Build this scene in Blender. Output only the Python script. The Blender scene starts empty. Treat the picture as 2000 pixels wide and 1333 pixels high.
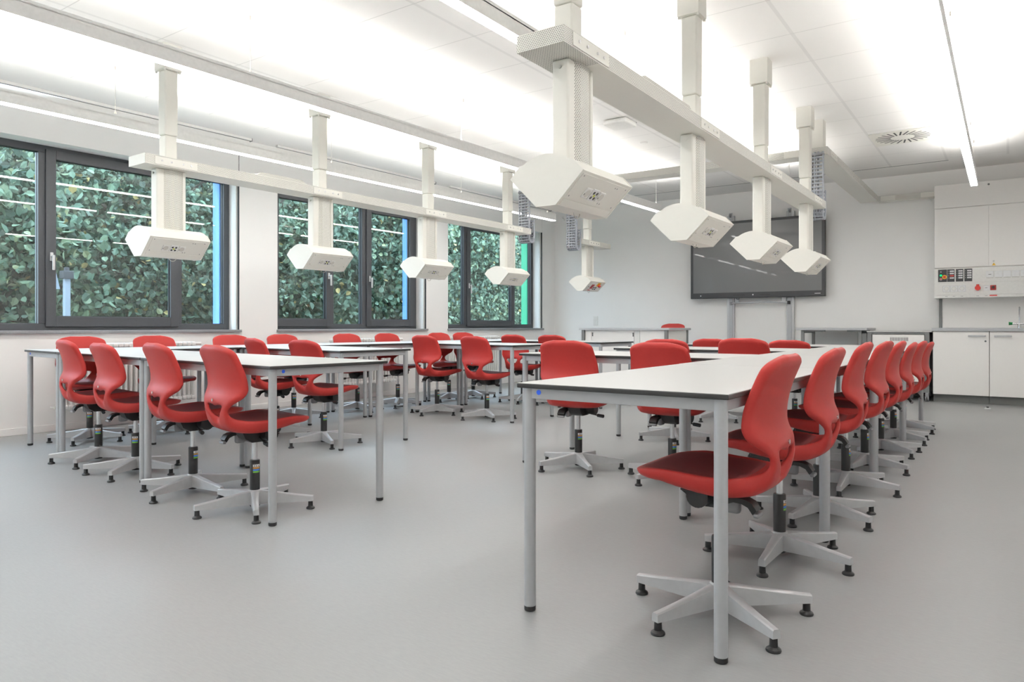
import bpy, bmesh, math, random
import numpy as np
from mathutils import Vector, Matrix
from mathutils.geometry import delaunay_2d_cdt

# ------------------------------------------------------------------ camera, sky, exposure
SC = bpy.context.scene
COL = SC.collection
R = math.radians
random.seed(7)

cam_data = bpy.data.cameras.new('camera')
cam_data.sensor_fit = 'HORIZONTAL'
cam_data.sensor_width = 36.0
cam_data.lens = 1391.4 / 2000 * 36
cam_data.shift_y = -30.0 / 2000
cam_data.clip_start = 0.05
cam = bpy.data.objects.new('camera', cam_data)
COL.objects.link(cam)
cam.location = (0, 0, 0.95)
cam.rotation_euler = (R(90), 0, R(34.9))
SC.camera = cam

SC.view_settings.view_transform = 'Standard'
SC.view_settings.look = 'None'
SC.view_settings.gamma = 1.0
SC.view_settings.use_curve_mapping = False
SC.view_settings.exposure = 0.14
SC.cycles.use_denoising = True
SC.cycles.max_bounces = 10
SC.cycles.diffuse_bounces = 6
SC.cycles.glossy_bounces = 4
SC.cycles.transparent_max_bounces = 12
SC.cycles.sample_clamp_indirect = 6.0

LIGHT_DOWN = 25.0
LIGHT_UP = 60.0
SKY = 10.5

world = bpy.data.worlds.new('overcast_sky')
SC.world = world
world.use_nodes = True
wn = world.node_tree.nodes
wl = world.node_tree.links
wn.clear()
w_out = wn.new('ShaderNodeOutputWorld')
w_bg = wn.new('ShaderNodeBackground')
w_ramp = wn.new('ShaderNodeValToRGB')
w_sep = wn.new('ShaderNodeSeparateXYZ')
w_tc = wn.new('ShaderNodeTexCoord')
wl.new(w_tc.outputs['Generated'], w_sep.inputs[0])
wl.new(w_sep.outputs['Z'], w_ramp.inputs[0])
w_ramp.color_ramp.elements[0].color = (0.70, 0.83, 1.0, 1)
w_ramp.color_ramp.elements[1].color = (0.62, 0.79, 1.0, 1)
wl.new(w_ramp.outputs[0], w_bg.inputs[0])
w_bg.inputs[1].default_value = SKY
wl.new(w_bg.outputs[0], w_out.inputs[0])


# ------------------------------------------------------------------ materials
def mat(name, col, rough=0.5, metal=0.0, spec=0.5, vary=0.03, scale=40.0, bump=0.0, coat=0.0, coat_rough=0.05):
    m = bpy.data.materials.new(name)
    m.use_nodes = True
    nt = m.node_tree
    b = nt.nodes['Principled BSDF']
    b.inputs['Roughness'].default_value = rough
    b.inputs['Metallic'].default_value = metal
    b.inputs['Specular IOR Level'].default_value = spec
    b.inputs['Coat Weight'].default_value = coat
    b.inputs['Coat Roughness'].default_value = coat_rough
    tc = nt.nodes.new('ShaderNodeTexCoord')
    n = nt.nodes.new('ShaderNodeTexNoise')
    n.inputs['Scale'].default_value = scale
    n.inputs['Detail'].default_value = 3
    nt.links.new(tc.outputs['Object'], n.inputs['Vector'])
    r = nt.nodes.new('ShaderNodeValToRGB')
    r.color_ramp.elements[0].position = 0.3
    r.color_ramp.elements[1].position = 0.7
    r.color_ramp.elements[0].color = tuple(c * (1 - vary) for c in col) + (1,)
    r.color_ramp.elements[1].color = tuple(min(1, c * (1 + vary)) for c in col) + (1,)
    nt.links.new(n.outputs['Fac'], r.inputs[0])
    nt.links.new(r.outputs[0], b.inputs['Base Color'])
    if bump:
        bp = nt.nodes.new('ShaderNodeBump')
        bp.inputs['Strength'].default_value = bump
        bp.inputs['Distance'].default_value = 0.002
        nt.links.new(n.outputs['Fac'], bp.inputs['Height'])
        nt.links.new(bp.outputs[0], b.inputs['Normal'])
    return m


def emit(name, col, strength):
    m = bpy.data.materials.new(name)
    m.use_nodes = True
    nt = m.node_tree
    nt.nodes.clear()
    o = nt.nodes.new('ShaderNodeOutputMaterial')
    e = nt.nodes.new('ShaderNodeEmission')
    e.inputs[0].default_value = tuple(col) + (1,)
    e.inputs[1].default_value = strength
    nt.links.new(e.outputs[0], o.inputs[0])
    return m


M = {}
M['wall'] = mat('white_wall_paint', (0.92, 0.908, 0.89), 0.85, vary=0.008, scale=3, spec=0.2)
M['base'] = mat('white_baseboard', (0.92, 0.908, 0.89), 0.5, vary=0.01)
M['frame'] = mat('anthracite_frame', (0.052, 0.056, 0.064), 0.45, vary=0.05)
M['gasket'] = mat('black_gasket', (0.012, 0.012, 0.013), 0.6)
M['handle'] = mat('satin_aluminium', (0.62, 0.62, 0.62), 0.35, metal=0.6)
M['sill'] = mat('grey_stone_sill', (0.24, 0.245, 0.255), 0.45, vary=0.08, scale=90)
M['top'] = mat('white_laminate', (0.57, 0.568, 0.557), 0.38, vary=0.01, scale=120)
M['edge'] = mat('black_edge', (0.022, 0.023, 0.023), 0.4, vary=0.1)
M['metal'] = mat('silver_grey_paint', (0.44, 0.45, 0.465), 0.40, metal=0.25, vary=0.02)
M['cap'] = mat('black_plastic', (0.012, 0.012, 0.013), 0.42, vary=0.1)
M['grey_plastic'] = mat('grey_plastic', (0.22, 0.22, 0.23), 0.45)
M['blue'] = mat('blue_dot', (0.02, 0.13, 0.85), 0.5)
M['red'] = mat('red_chair_shell', (0.375, 0.028, 0.024), 0.48, vary=0.02, scale=60, spec=0.28)
M['pad'] = mat('maroon_seat_mat', (0.20, 0.034, 0.034), 0.55, vary=0.22, scale=500, bump=0.25, spec=0.3)
M['chrome'] = mat('chrome', (0.72, 0.72, 0.73), 0.22, metal=1.0)
M['alu'] = mat('cast_aluminium', (0.54, 0.545, 0.555), 0.38, metal=0.35, vary=0.03)
M['cream'] = mat('cream_powder_coat', (0.80, 0.785, 0.725), 0.5, vary=0.006)
M['white_plastic'] = mat('white_plastic', (0.80, 0.79, 0.76), 0.4)
M['painted_shade'] = mat('socket_shade', (0.62, 0.60, 0.55), 0.6)  # flat tone that stands in for shade at sockets and outlets
M['black'] = mat('black_jack', (0.01, 0.01, 0.01), 0.4)
M['yellow'] = mat('yellow_green', (0.55, 0.60, 0.03), 0.5)
M['signal_yellow'] = mat('signal_yellow', (0.85, 0.50, 0.02), 0.5)
M['signal_red'] = mat('signal_red', (0.60, 0.035, 0.025), 0.4)
M['dark_red'] = mat('dark_red', (0.30, 0.012, 0.012), 0.4)
M['green'] = mat('tap_green', (0.02, 0.20, 0.06), 0.4)
M['cab'] = mat('warm_white_cabinet', (0.90, 0.875, 0.845), 0.5, vary=0.006)
M['worktop'] = mat('grey_worktop', (0.45, 0.46, 0.475), 0.45, vary=0.06, scale=160)
M['darkgrey'] = mat('dark_grey_steel', (0.16, 0.165, 0.165), 0.5)
M['plinth'] = mat('grey_plinth', (0.20, 0.205, 0.20), 0.6)
M['bezel'] = mat('black_bezel', (0.022, 0.023, 0.026), 0.4)
M['screen'] = mat('matt_display_glass', (0.11, 0.112, 0.112), 0.33, vary=0.0, spec=0.6, coat=0.35, coat_rough=0.02)
M['luminaire'] = mat('white_luminaire', (0.92, 0.915, 0.90), 0.5)
M['chain'] = mat('grey_chain_plastic', (0.36, 0.38, 0.42), 0.5)
M['radiator'] = mat('white_enamel', (0.82, 0.81, 0.79), 0.3)
M['wire'] = mat('steel_wire', (0.5, 0.47, 0.42), 0.4, metal=0.7)
M['ext_blue'] = mat('blue_facade_panel', (0.13, 0.32, 0.90), 0.5)
M['ext_green'] = mat('green_facade_panel', (0.03, 0.42, 0.22), 0.5)
M['ext_grey'] = mat('facade_render', (0.45, 0.46, 0.48), 0.8)
M['down'] = emit('diffuser_light', (1.0, 0.985, 0.955), LIGHT_DOWN)
M['up'] = emit('uplight', (1.0, 0.975, 0.945), LIGHT_UP)
M['led_green'] = emit('green_led', (0.02, 1.0, 0.35), 0.9)
M['post'] = mat('pale_blue_steel', (0.26, 0.31, 0.38), 0.5)
M['bark'] = mat('bark', (0.055, 0.05, 0.042), 0.9, vary=0.35, scale=20)
M['lawn'] = mat('grass', (0.05, 0.10, 0.03), 0.9, vary=0.4, scale=6)
M['sticker_white'] = mat('white_print', (0.8, 0.8, 0.8), 0.5)
M['sticker_orange'] = mat('orange_print', (0.62, 0.30, 0.08), 0.5)
M['sticker_blue'] = mat('blue_print', (0.08, 0.25, 0.75), 0.5)
M['sticker_green'] = mat('green_print', (0.16, 0.45, 0.06), 0.5)
M['print'] = mat('dark_print', (0.09, 0.09, 0.09), 0.6)


def floor_material():
    m = mat('grey_linoleum', (0.30, 0.30, 0.30), 0.42, vary=0.0, spec=0.5)
    nt = m.node_tree
    b = nt.nodes['Principled BSDF']
    tc = nt.nodes.new('ShaderNodeTexCoord')
    mp = nt.nodes.new('ShaderNodeMapping')
    mp.inputs['Scale'].default_value = (9, 45, 1)
    n1 = nt.nodes.new('ShaderNodeTexNoise')
    n1.inputs['Scale'].default_value = 3.0
    n1.inputs['Detail'].default_value = 6
    n1.inputs['Roughness'].default_value = 0.7
    n2 = nt.nodes.new('ShaderNodeTexNoise')
    n2.inputs['Scale'].default_value = 1.1
    mx = nt.nodes.new('ShaderNodeMix')
    mx.data_type = 'FLOAT'
    mx.inputs[0].default_value = 0.3
    nt.links.new(tc.outputs['Object'], mp.inputs[0])
    nt.links.new(mp.outputs[0], n1.inputs['Vector'])
    nt.links.new(tc.outputs['Object'], n2.inputs['Vector'])
    nt.links.new(n1.outputs['Fac'], mx.inputs[2])
    nt.links.new(n2.outputs['Fac'], mx.inputs[3])
    r = nt.nodes.new('ShaderNodeValToRGB')
    r.color_ramp.elements[0].position = 0.32
    r.color_ramp.elements[1].position = 0.68
    r.color_ramp.elements[0].color = (0.268, 0.272, 0.271, 1)
    r.color_ramp.elements[1].color = (0.31, 0.314, 0.313, 1)
    nt.links.new(mx.outputs[0], r.inputs[0])
    nt.links.new(r.outputs[0], b.inputs['Base Color'])
    return m


def ceiling_material():
    """White mineral-fibre panels, 625 mm grid; wide bands along y, hairlines along x, only inside the tiled field."""
    m = mat('ceiling_panels', (0.88, 0.865, 0.845), 0.9, vary=0.006, scale=200, spec=0.1)
    nt = m.node_tree
    b = nt.nodes['Principled BSDF']
    base = b.inputs['Base Color'].links[0].from_socket
    tc = nt.nodes.new('ShaderNodeTexCoord')
    sp = nt.nodes.new('ShaderNodeSeparateXYZ')
    nt.links.new(tc.outputs['Object'], sp.inputs[0])

    def math_(op, a, bb=None, c=None):
        n = nt.nodes.new('ShaderNodeMath')
        n.operation = op
        for i, v in enumerate((a, bb, c)):
            if v is None:
                continue
            if isinstance(v, (int, float)):
                n.inputs[i].default_value = v
            else:
                nt.links.new(v, n.inputs[i])
        return n.outputs[0]

    def line(coord, off, pitch, half):
        x = math_('DIVIDE', math_('SUBTRACT', coord, off), pitch)
        d = math_('ABSOLUTE', math_('SUBTRACT', x, math_('ROUND', x)))
        return math_('LESS_THAN', math_('MULTIPLY', d, pitch), half)
    lx = line(sp.outputs[0], -0.635, 0.625, 0.013)
    ly = line(sp.outputs[1], 5.275, 0.627, 0.0035)
    ins = math_('MULTIPLY', math_('GREATER_THAN', sp.outputs[0], -6.42), math_('LESS_THAN', sp.outputs[0], 0.02))
    ins = math_('MULTIPLY', ins, math_('LESS_THAN', sp.outputs[1], 10.45))
    fac = math_('MULTIPLY', math_('MAXIMUM', math_('MULTIPLY', lx, 0.10), math_('MULTIPLY', ly, 0.22)), ins)
    edge = math_('LESS_THAN', math_('ABSOLUTE', math_('SUBTRACT', sp.outputs[1], 10.43)), 0.012)
    edge = math_('MULTIPLY', edge, math_('LESS_THAN', sp.outputs[0], -0.62))
    fac = math_('MAXIMUM', fac, math_('MULTIPLY', edge, 0.75))
    mx = nt.nodes.new('ShaderNodeMix')
    mx.data_type = 'RGBA'
    nt.links.new(fac, mx.inputs[0])
    nt.links.new(base, mx.inputs[6])
    mx.inputs[7].default_value = (0.02, 0.025, 0.03, 1)
    nt.links.new(mx.outputs[2], b.inputs['Base Color'])
    return m


def perf_material(name='perforated_sheet', pitch=0.0085, rad=0.27):
    """Cream sheet with a staggered pattern of round holes, laid out in metres on the sheet's own UVs."""
    m = mat(name, (0.80, 0.785, 0.725), 0.5, vary=0.006)
    nt = m.node_tree
    b = nt.nodes['Principled BSDF']
    base = b.inputs['Base Color'].links[0].from_socket
    uv = nt.nodes.new('ShaderNodeUVMap')
    uv.uv_map = 'UVMap'

    def vm(op, a, v=None):
        n = nt.nodes.new('ShaderNodeVectorMath')
        n.operation = op
        nt.links.new(a, n.inputs[0])
        if v is not None:
            n.inputs[1].default_value = v
        return n.outputs['Value'] if op == 'LENGTH' else n.outputs['Vector']
    p = vm('MULTIPLY', uv.outputs[0], (1 / pitch, 1 / (pitch * 1.732), 0))
    d = []
    for sh in ((0, 0, 0), (0.5, 0.5, 0)):
        q = vm('FRACTION', vm('ADD', p, sh))
        q = vm('MULTIPLY', vm('SUBTRACT', q, (0.5, 0.5, 0)), (1, 1.732, 0))
        d.append(vm('LENGTH', q))
    mn = nt.nodes.new('ShaderNodeMath')
    mn.operation = 'MINIMUM'
    nt.links.new(d[0], mn.inputs[0])
    nt.links.new(d[1], mn.inputs[1])
    lt = nt.nodes.new('ShaderNodeMath')
    lt.operation = 'LESS_THAN'
    nt.links.new(mn.outputs[0], lt.inputs[0])
    lt.inputs[1].default_value = rad
    mx = nt.nodes.new('ShaderNodeMix')
    mx.data_type = 'RGBA'
    nt.links.new(lt.outputs[0], mx.inputs[0])
    nt.links.new(base, mx.inputs[6])
    mx.inputs[7].default_value = (0.06, 0.06, 0.055, 1)
    nt.links.new(mx.outputs[2], b.inputs['Base Color'])
    return m


def glass_material():
    m = bpy.data.materials.new('window_glass')
    m.use_nodes = True
    nt = m.node_tree
    nt.nodes.clear()
    o = nt.nodes.new('ShaderNodeOutputMaterial')
    mx = nt.nodes.new('ShaderNodeMixShader')
    # Schlick reflectance from |N.I|, the same from both sides of the sheet
    ge = nt.nodes.new('ShaderNodeNewGeometry')
    dp = nt.nodes.new('ShaderNodeVectorMath')
    dp.operation = 'DOT_PRODUCT'
    nt.links.new(ge.outputs['Normal'], dp.inputs[0])
    nt.links.new(ge.outputs['Incoming'], dp.inputs[1])
    prev = dp.outputs['Value']
    for op, v in (('ABSOLUTE', None), ('SUBTRACT', 1.0), ('POWER', 5.0), ('MULTIPLY', 0.91), ('ADD', 0.085)):
        k = nt.nodes.new('ShaderNodeMath')
        k.operation = op
        if op == 'SUBTRACT':
            k.inputs[0].default_value = v
            nt.links.new(prev, k.inputs[1])
        else:
            nt.links.new(prev, k.inputs[0])
            if v is not None:
                k.inputs[1].default_value = v
        prev = k.outputs[0]
    tr = nt.nodes.new('ShaderNodeBsdfTransparent')
    tr.inputs[0].default_value = (0.95, 0.985, 0.97, 1)
    gl = nt.nodes.new('ShaderNodeBsdfGlossy')
    gl.inputs['Roughness'].default_value = 0.0
    nt.links.new(prev, mx.inputs[0])
    nt.links.new(tr.outputs[0], mx.inputs[1])
    nt.links.new(gl.outputs[0], mx.inputs[2])
    nt.links.new(mx.outputs[0], o.inputs[0])
    return m


def leaf_material():
    m = mat('tree_leaves', (0.09, 0.20, 0.10), 0.55, vary=0.0, spec=0.22)
    nt = m.node_tree
    b = nt.nodes['Principled BSDF']
    at = nt.nodes.new('ShaderNodeAttribute')
    at.attribute_name = 'tint'
    r = nt.nodes.new('ShaderNodeValToRGB')
    e = r.color_ramp.elements
    e[0].position = 0.0
    e[0].color = (0.024, 0.045, 0.032, 1)
    e[1].position = 1.0
    e[1].color = (0.26, 0.21, 0.08, 1)
    k = e.new(0.55)
    k.color = (0.078, 0.132, 0.088, 1)
    k = e.new(0.86)
    k.color = (0.16, 0.215, 0.13, 1)
    nt.links.new(at.outputs['Fac'], r.inputs[0])
    nt.links.new(r.outputs[0], b.inputs['Base Color'])
    return m


M['floor'] = floor_material()
M['ceiling'] = ceiling_material()
M['perf'] = perf_material()
M['glass'] = glass_material()
M['leaf'] = leaf_material()


# ------------------------------------------------------------------ mesh helpers
def weighted_normals(me, lim):
    """Area-weighted corner normals, so bevels stay soft and the big faces flat."""
    nf = len(me.polygons)
    fn = np.zeros(nf * 3, np.float32)
    me.polygons.foreach_get('normal', fn)
    fn = fn.reshape(-1, 3)
    ar = np.zeros(nf, np.float32)
    me.polygons.foreach_get('area', ar)
    at = {}
    for p in me.polygons:
        for v in p.vertices:
            at.setdefault(v, []).append(p.index)
    out = []
    for p in me.polygons:
        n0 = fn[p.index]
        for v in p.vertices:
            ids = at[v]
            nn = fn[ids]
            w = ar[ids] * ((nn @ n0) > lim)
            q = (nn * w[:, None]).sum(0)
            l = float(np.linalg.norm(q))
            out.append(tuple((q / l) if l > 1e-12 else n0))
    me.normals_split_custom_set(out)


class MB:
    """Collects shapes and links them as ONE mesh object."""

    def __init__(self):
        self.v, self.f, self.mi = [], [], []
        self.cur = 0
        self.bev = False

    def add(self, vs, fs):
        o = len(self.v)
        self.v += [tuple(v) for v in vs]
        for f in fs:
            self.f.append(tuple(i + o for i in f))
            self.mi.append(self.cur)
        return self

    def bm_add(self, bm, mtx=None):
        if mtx is not None:
            bm.transform(mtx)
        bm.verts.index_update()
        self.add([v.co[:] for v in bm.verts], [[v.index for v in f.verts] for f in bm.faces])
        bm.free()
        return self

    def box(self, x0, x1, y0, y1, z0, z1, bev=0.0, mtx=None, seg=2):
        bm = bmesh.new()
        bmesh.ops.create_cube(bm, size=1.0)
        for v in bm.verts:
            v.co = Vector(((x0 + x1) / 2 + v.co.x * (x1 - x0), (y0 + y1) / 2 + v.co.y * (y1 - y0), (z0 + z1) / 2 + v.co.z * (z1 - z0)))
        if bev > 0:
            self.bev = True
            bmesh.ops.bevel(bm, geom=bm.edges[:], offset=bev, segments=seg, affect='EDGES', profile=0.5)
        return self.bm_add(bm, mtx)

    def cyl(self, p0, p1, r, seg=16, r1=None, caps=True):
        p0, p1 = Vector(p0), Vector(p1)
        r1 = r if r1 is None else r1
        z = (p1 - p0).normalized()
        x = z.orthogonal().normalized()
        y = z.cross(x)
        vs, fs = [], []
        for i in range(seg):
            a = 2 * math.pi * i / seg
            d = x * math.cos(a) + y * math.sin(a)
            vs.append(p0 + d * r)
            vs.append(p1 + d * r1)
        for i in range(seg):
            j = (i + 1) % seg
            fs.append((2 * i, 2 * j, 2 * j + 1, 2 * i + 1))
        if caps:
            fs.append([2 * i for i in range(seg)][::-1])
            fs.append([2 * i + 1 for i in range(seg)])
        return self.add(vs, fs)

    def lathe(self, prof, seg=18, at=(0, 0, 0)):
        vs, fs = [], []
        n = len(prof)
        for i in range(seg):
            a = 2 * math.pi * i / seg
            for r, z in prof:
                vs.append((at[0] + r * math.cos(a), at[1] + r * math.sin(a), at[2] + z))
        for i in range(seg):
            j = (i + 1) % seg
            for k in range(n - 1):
                fs.append((i * n + k, j * n + k, j * n + k + 1, i * n + k + 1))
        fs.append([i * n for i in range(seg)][::-1])
        fs.append([i * n + n - 1 for i in range(seg)])
        return self.add(vs, fs)

    def prism(self, poly, a0, a1, axis='y'):
        """poly of (u,w) swept along an axis: 'y' -> (u,a,w), 'x' -> (a,u,w), 'z' -> (u,w,a)."""
        def p(u, w, a):
            return {'y': (u, a, w), 'x': (a, u, w), 'z': (u, w, a)}[axis]
        n = len(poly)
        vs = [p(u, w, a0) for u, w in poly] + [p(u, w, a1) for u, w in poly]
        fs = [tuple(range(n))[::-1], tuple(range(n, 2 * n))]
        for i in range(n):
            j = (i + 1) % n
            fs.append((i, j, n + j, n + i))
        return self.add(vs, fs)

    def tube(self, pts, r, seg=8):
        pts = [Vector(p) for p in pts]
        n = len(pts)
        vs, fs = [], []
        up = None
        for k, p in enumerate(pts):
            t = (pts[min(k + 1, n - 1)] - pts[max(k - 1, 0)]).normalized()
            x = t.orthogonal().normalized() if up is None else (up - t * up.dot(t)).normalized()
            up = x
            y = t.cross(x)
            for i in range(seg):
                a = 2 * math.pi * i / seg
                vs.append(p + (x * math.cos(a) + y * math.sin(a)) * r)
        for k in range(n - 1):
            for i in range(seg):
                j = (i + 1) % seg
                fs.append((k * seg + i, k * seg + j, (k + 1) * seg + j, (k + 1) * seg + i))
        fs.append(tuple(range(seg))[::-1])
        fs.append(tuple(range((n - 1) * seg, n * seg)))
        return self.add(vs, fs)

    def build(self, name, mats, parent=None, smooth=35, uv=False, loc=None, rz=0.0):
        me = bpy.data.meshes.new(name)
        me.from_pydata(self.v, [], self.f)
        if not isinstance(mats, (list, tuple)):
            mats = [mats]
        for m in mats:
            me.materials.append(m)
        me.polygons.foreach_set('material_index', self.mi)
        bm = bmesh.new()
        bm.from_mesh(me)
        bmesh.ops.recalc_face_normals(bm, faces=bm.faces[:])
        bm.to_mesh(me)
        bm.free()
        if uv:
            l = me.uv_layers.new(name='UVMap')
            for p in me.polygons:
                nx, ny, nz = (abs(c) for c in p.normal)
                for li in p.loop_indices:
                    c = me.vertices[me.loops[li].vertex_index].co
                    if nz >= nx and nz >= ny:
                        l.data[li].uv = (c.x, c.y)
                    elif nx >= ny:
                        l.data[li].uv = (c.y, c.z)
                    else:
                        l.data[li].uv = (c.x, c.z)
        if smooth:
            me.polygons.foreach_set('use_smooth', [True] * len(me.polygons))
            me.set_sharp_from_angle(angle=R(smooth))
        me.update()
        if smooth and self.bev:
            weighted_normals(me, math.cos(R(smooth + 20)))
        o = bpy.data.objects.new(name, me)
        COL.objects.link(o)
        if parent is not None:
            o.parent = parent
        if loc is not None:
            o.location = loc
        o.rotation_euler.z = rz
        return o


def empty(name, loc=(0, 0, 0), rz=0.0):
    o = bpy.data.objects.new(name, None)
    o.empty_display_size = 0.1
    COL.objects.link(o)
    o.location = loc
    o.rotation_euler = (0, 0, rz)
    return o


def tag(o, label, cat=None, group=None, kind=None):
    if label:
        o['label'] = label
    if cat:
        o['category'] = cat
    if group:
        o['group'] = group
    if kind:
        o['kind'] = kind
    return o


def copy_tree(o, parent=None):
    c = o.copy()
    COL.objects.link(c)
    if parent is not None:
        c.parent = parent
    for ch in list(KIDS.get(o.name, [])):
        copy_tree(ch, c)
    return c


KIDS = {}


def index_children(root):
    allc = [x for x in bpy.data.objects if x.parent is not None]
    KIDS.clear()
    for x in allc:
        KIDS.setdefault(x.parent.name, []).append(x)


# ------------------------------------------------------------------ the room
H_ROOM = 3.02
YB = 11.1
XR = 1.0
YN = -1.8

b = MB().box(-7.9, XR + 0.2, YN - 0.2, YB + 0.2, -0.1, 0.0)
tag(b.build('floor', M['floor'], smooth=0), 'pale grey linoleum floor of the classroom', 'floor', kind='structure')
b = MB().box(-7.05, XR + 0.2, YN - 0.2, YB + 0.2, H_ROOM, H_ROOM + 0.1)
tag(b.build('ceiling', M['ceiling'], smooth=0), 'white panelled ceiling with a square grid', 'ceiling', kind='structure')
b = MB().box(-7.4, XR + 0.2, YB, YB + 0.2, 0.0, H_ROOM)
tag(b.build('wall_back', M['wall'], smooth=0), 'plain white end wall behind the display', 'wall', kind='structure')
b = MB().box(XR, XR + 0.2, YN, YB, 0.0, H_ROOM)
tag(b.build('wall_right', M['wall'], smooth=0), 'plain white wall on the cabinet side', 'wall', kind='structure')
b = MB().box(-7.4, XR, YN - 0.2, YN, 0.0, H_ROOM)
tag(b.build('wall_near', M['wall'], smooth=0), 'plain white wall behind the viewer', 'wall', kind='structure')

# window wall: local x runs along the wall, local y points outdoors
W0 = Vector((-7.0675, 2.488, 0))
WT = Vector((0.03201, 0.99949, 0))
WN = Vector((0.99949, -0.03201, 0))
WRZ = math.atan2(WT.y, WT.x)


def wp(s, off, z=0.0):
    """s along the window wall, off into the room."""
    return W0 + WT * s + WN * off + Vector((0, 0, z))


S0, S1 = -4.35, 8.62
ZS, ZL = 0.89, 2.605
OPEN = [(-3.20, -0.70), (-0.24, 2.26), (2.75, 5.24), (5.71, 8.21)]
TH = 0.42
b = MB()
b.box(S0, S1, 0, TH, 0, ZS)
b.box(S0, S1, 0, TH, ZL, H_ROOM)
e0 = S0
for a0, a1 in OPEN:
    b.box(e0, a0, 0, TH, ZS, ZL)
    e0 = a1
b.box(e0, S1, 0, TH, ZS, ZL)
tag(b.build('wall_left', M['wall'], smooth=0, loc=wp(0, 0), rz=WRZ), 'white wall pierced by the dark framed windows', 'wall', kind='structure')
b = MB().box(S0, S1, -0.014, 0, 0, 0.062, 0.003)
tag(b.build('baseboard_left', M['base'], loc=wp(0, 0), rz=WRZ), 'white skirting under the windows', 'baseboard', kind='structure')
b = MB().box(-6.75, -0.83, YB - 0.014, YB, 0, 0.062, 0.003)
tag(b.build('baseboard_back', M['base']), 'white skirting along the end wall', 'baseboard', kind='structure')


def bar_frame(b, x0, x1, z0, z1, w, y0, y1, wb=None, wtp=None, bev=0.003):
    wb = w if wb is None else wb
    wtp = w if wtp is None else wtp
    b.box(x0, x0 + w, y0, y1, z0, z1, bev)
    b.box(x1 - w, x1, y0, y1, z0, z1, bev)
    b.box(x0 + w, x1 - w, y0, y1, z0, z0 + wb, bev)
    b.box(x0 + w, x1 - w, y0, y1, z1 - wtp, z1, bev)


def window(idx, a0, a1, fixed, sashes, handles, fin):
    """Frame recessed 0.2 m; fixed glazing bays, opening sashes with levers, sill, coloured facade return."""
    root = empty('window_%d' % idx, wp(a0, 0), WRZ)
    tag(root, ['dark framed window behind the wall', 'widest dark framed window at the left end of the window wall',
               'dark framed window in the middle with two levers', 'dark framed window nearest the end wall, green fin outside'][idx - 1],
        'window', kind='structure')
    Wd = a1 - a0
    y0, y1 = 0.20, 0.275
    zb = ZS + 0.015
    f = MB()
    bar_frame(f, 0.0, Wd, zb, ZL, 0.065, y0, y1)
    for m0, m1 in fixed['mullions']:
        f.box(m0, m1, y0, y1, zb + 0.065, ZL - 0.065, 0.003)
    f.build('frame', M['frame'], root)
    for g0, g1 in fixed['glass']:
        g = MB().box(g0, g1, y0 + 0.04, y0 + 0.052, zb + 0.06, ZL - 0.06)
        g.build('pane', M['glass'], root, smooth=0)
        k = MB()
        bar_frame(k, g0, g1, zb + 0.06, ZL - 0.06, 0.008, y0 + 0.03, y0 + 0.039, bev=0)
        k.build('gasket', M['gasket'], root)
    for (s0, s1), hx in zip(sashes, handles):
        s = MB()
        bar_frame(s, s0, s1, zb + 0.035, ZL - 0.035, 0.085, y0 - 0.022, y0 + 0.045, wb=0.095)
        so = s.build('sash', M['frame'], root)
        g = MB().box(s0 + 0.082, s1 - 0.082, y0 + 0.02, y0 + 0.032, zb + 0.125, ZL - 0.115)
        g.build('pane', M['glass'], so, smooth=0)
        k = MB()
        bar_frame(k, s0 + 0.084, s1 - 0.084, zb + 0.128, ZL - 0.118, 0.008, y0 + 0.008, y0 + 0.019, bev=0)
        k.build('gasket', M['gasket'], so)
        h = MB()
        hz = 1.585
        h.box(hx - 0.014, hx + 0.014, y0 - 0.033, y0 - 0.022, hz - 0.04, hz + 0.04, 0.004)
        h.cyl((hx, y0 - 0.03, hz), (hx, y0 - 0.068, hz), 0.010, 12)
        h.box(hx - 0.010, hx + 0.013, y0 - 0.078, y0 - 0.062, hz - 0.125, hz + 0.014, 0.006)
        h.build('handle', M['handle'], so)
    s = MB().box(-0.012, Wd + 0.012, -0.035, y0, ZS - 0.012, ZS + 0.016, 0.004)
    s.build('sill', M['sill'], root)
    # white blind guides in the reveal with a thin black strip at the wall edge
    for gx0, gx1 in ((0.0, 0.022), (Wd - 0.022, Wd)):
        q = MB().box(gx0, gx1, 0.035, 0.075, ZS + 0.016, ZL, 0.002)
        q.build('blind_guide', M['white_plastic'], root)
    q = MB().box(Wd - 0.010, Wd - 0.001, 0.0, 0.02, ZS + 0.016, H_ROOM - 0.05 if idx > 1 else ZL)
    q.build('black_strip', M['gasket'], root)
    # facade return outside on the far side
    q = MB().box(Wd - 0.075, Wd - 0.03, y1, y1 + 0.13, zb, ZL, 0.002)
    tag(q.build('facade_panel', M[fin], root), 'bright %s facade return outside' % ('blue' if fin == 'ext_blue' else 'green'))
    return root


WIN_A = {'mullions': [(0.60, 0.66), (1.90, 1.95)], 'glass': [(0.06, 0.605), (1.945, 2.44)]}
window(1, *OPEN[0], WIN_A, [(0.655, 1.905)], [0.70], 'ext_blue')
window(2, *OPEN[1], WIN_A, [(0.655, 1.905)], [0.70], 'ext_blue')
WIN_B = {'mullions': [(0.93, 0.98), (1.46, 1.53)], 'glass': [(0.975, 1.465)]}
window(3, *OPEN[2], WIN_B, [(0.06, 0.935), (1.525, 2.43)], [0.885, 1.575], 'ext_blue')
window(4, *OPEN[3], WIN_A, [(0.655, 1.905)], [0.70], 'ext_green')

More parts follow.
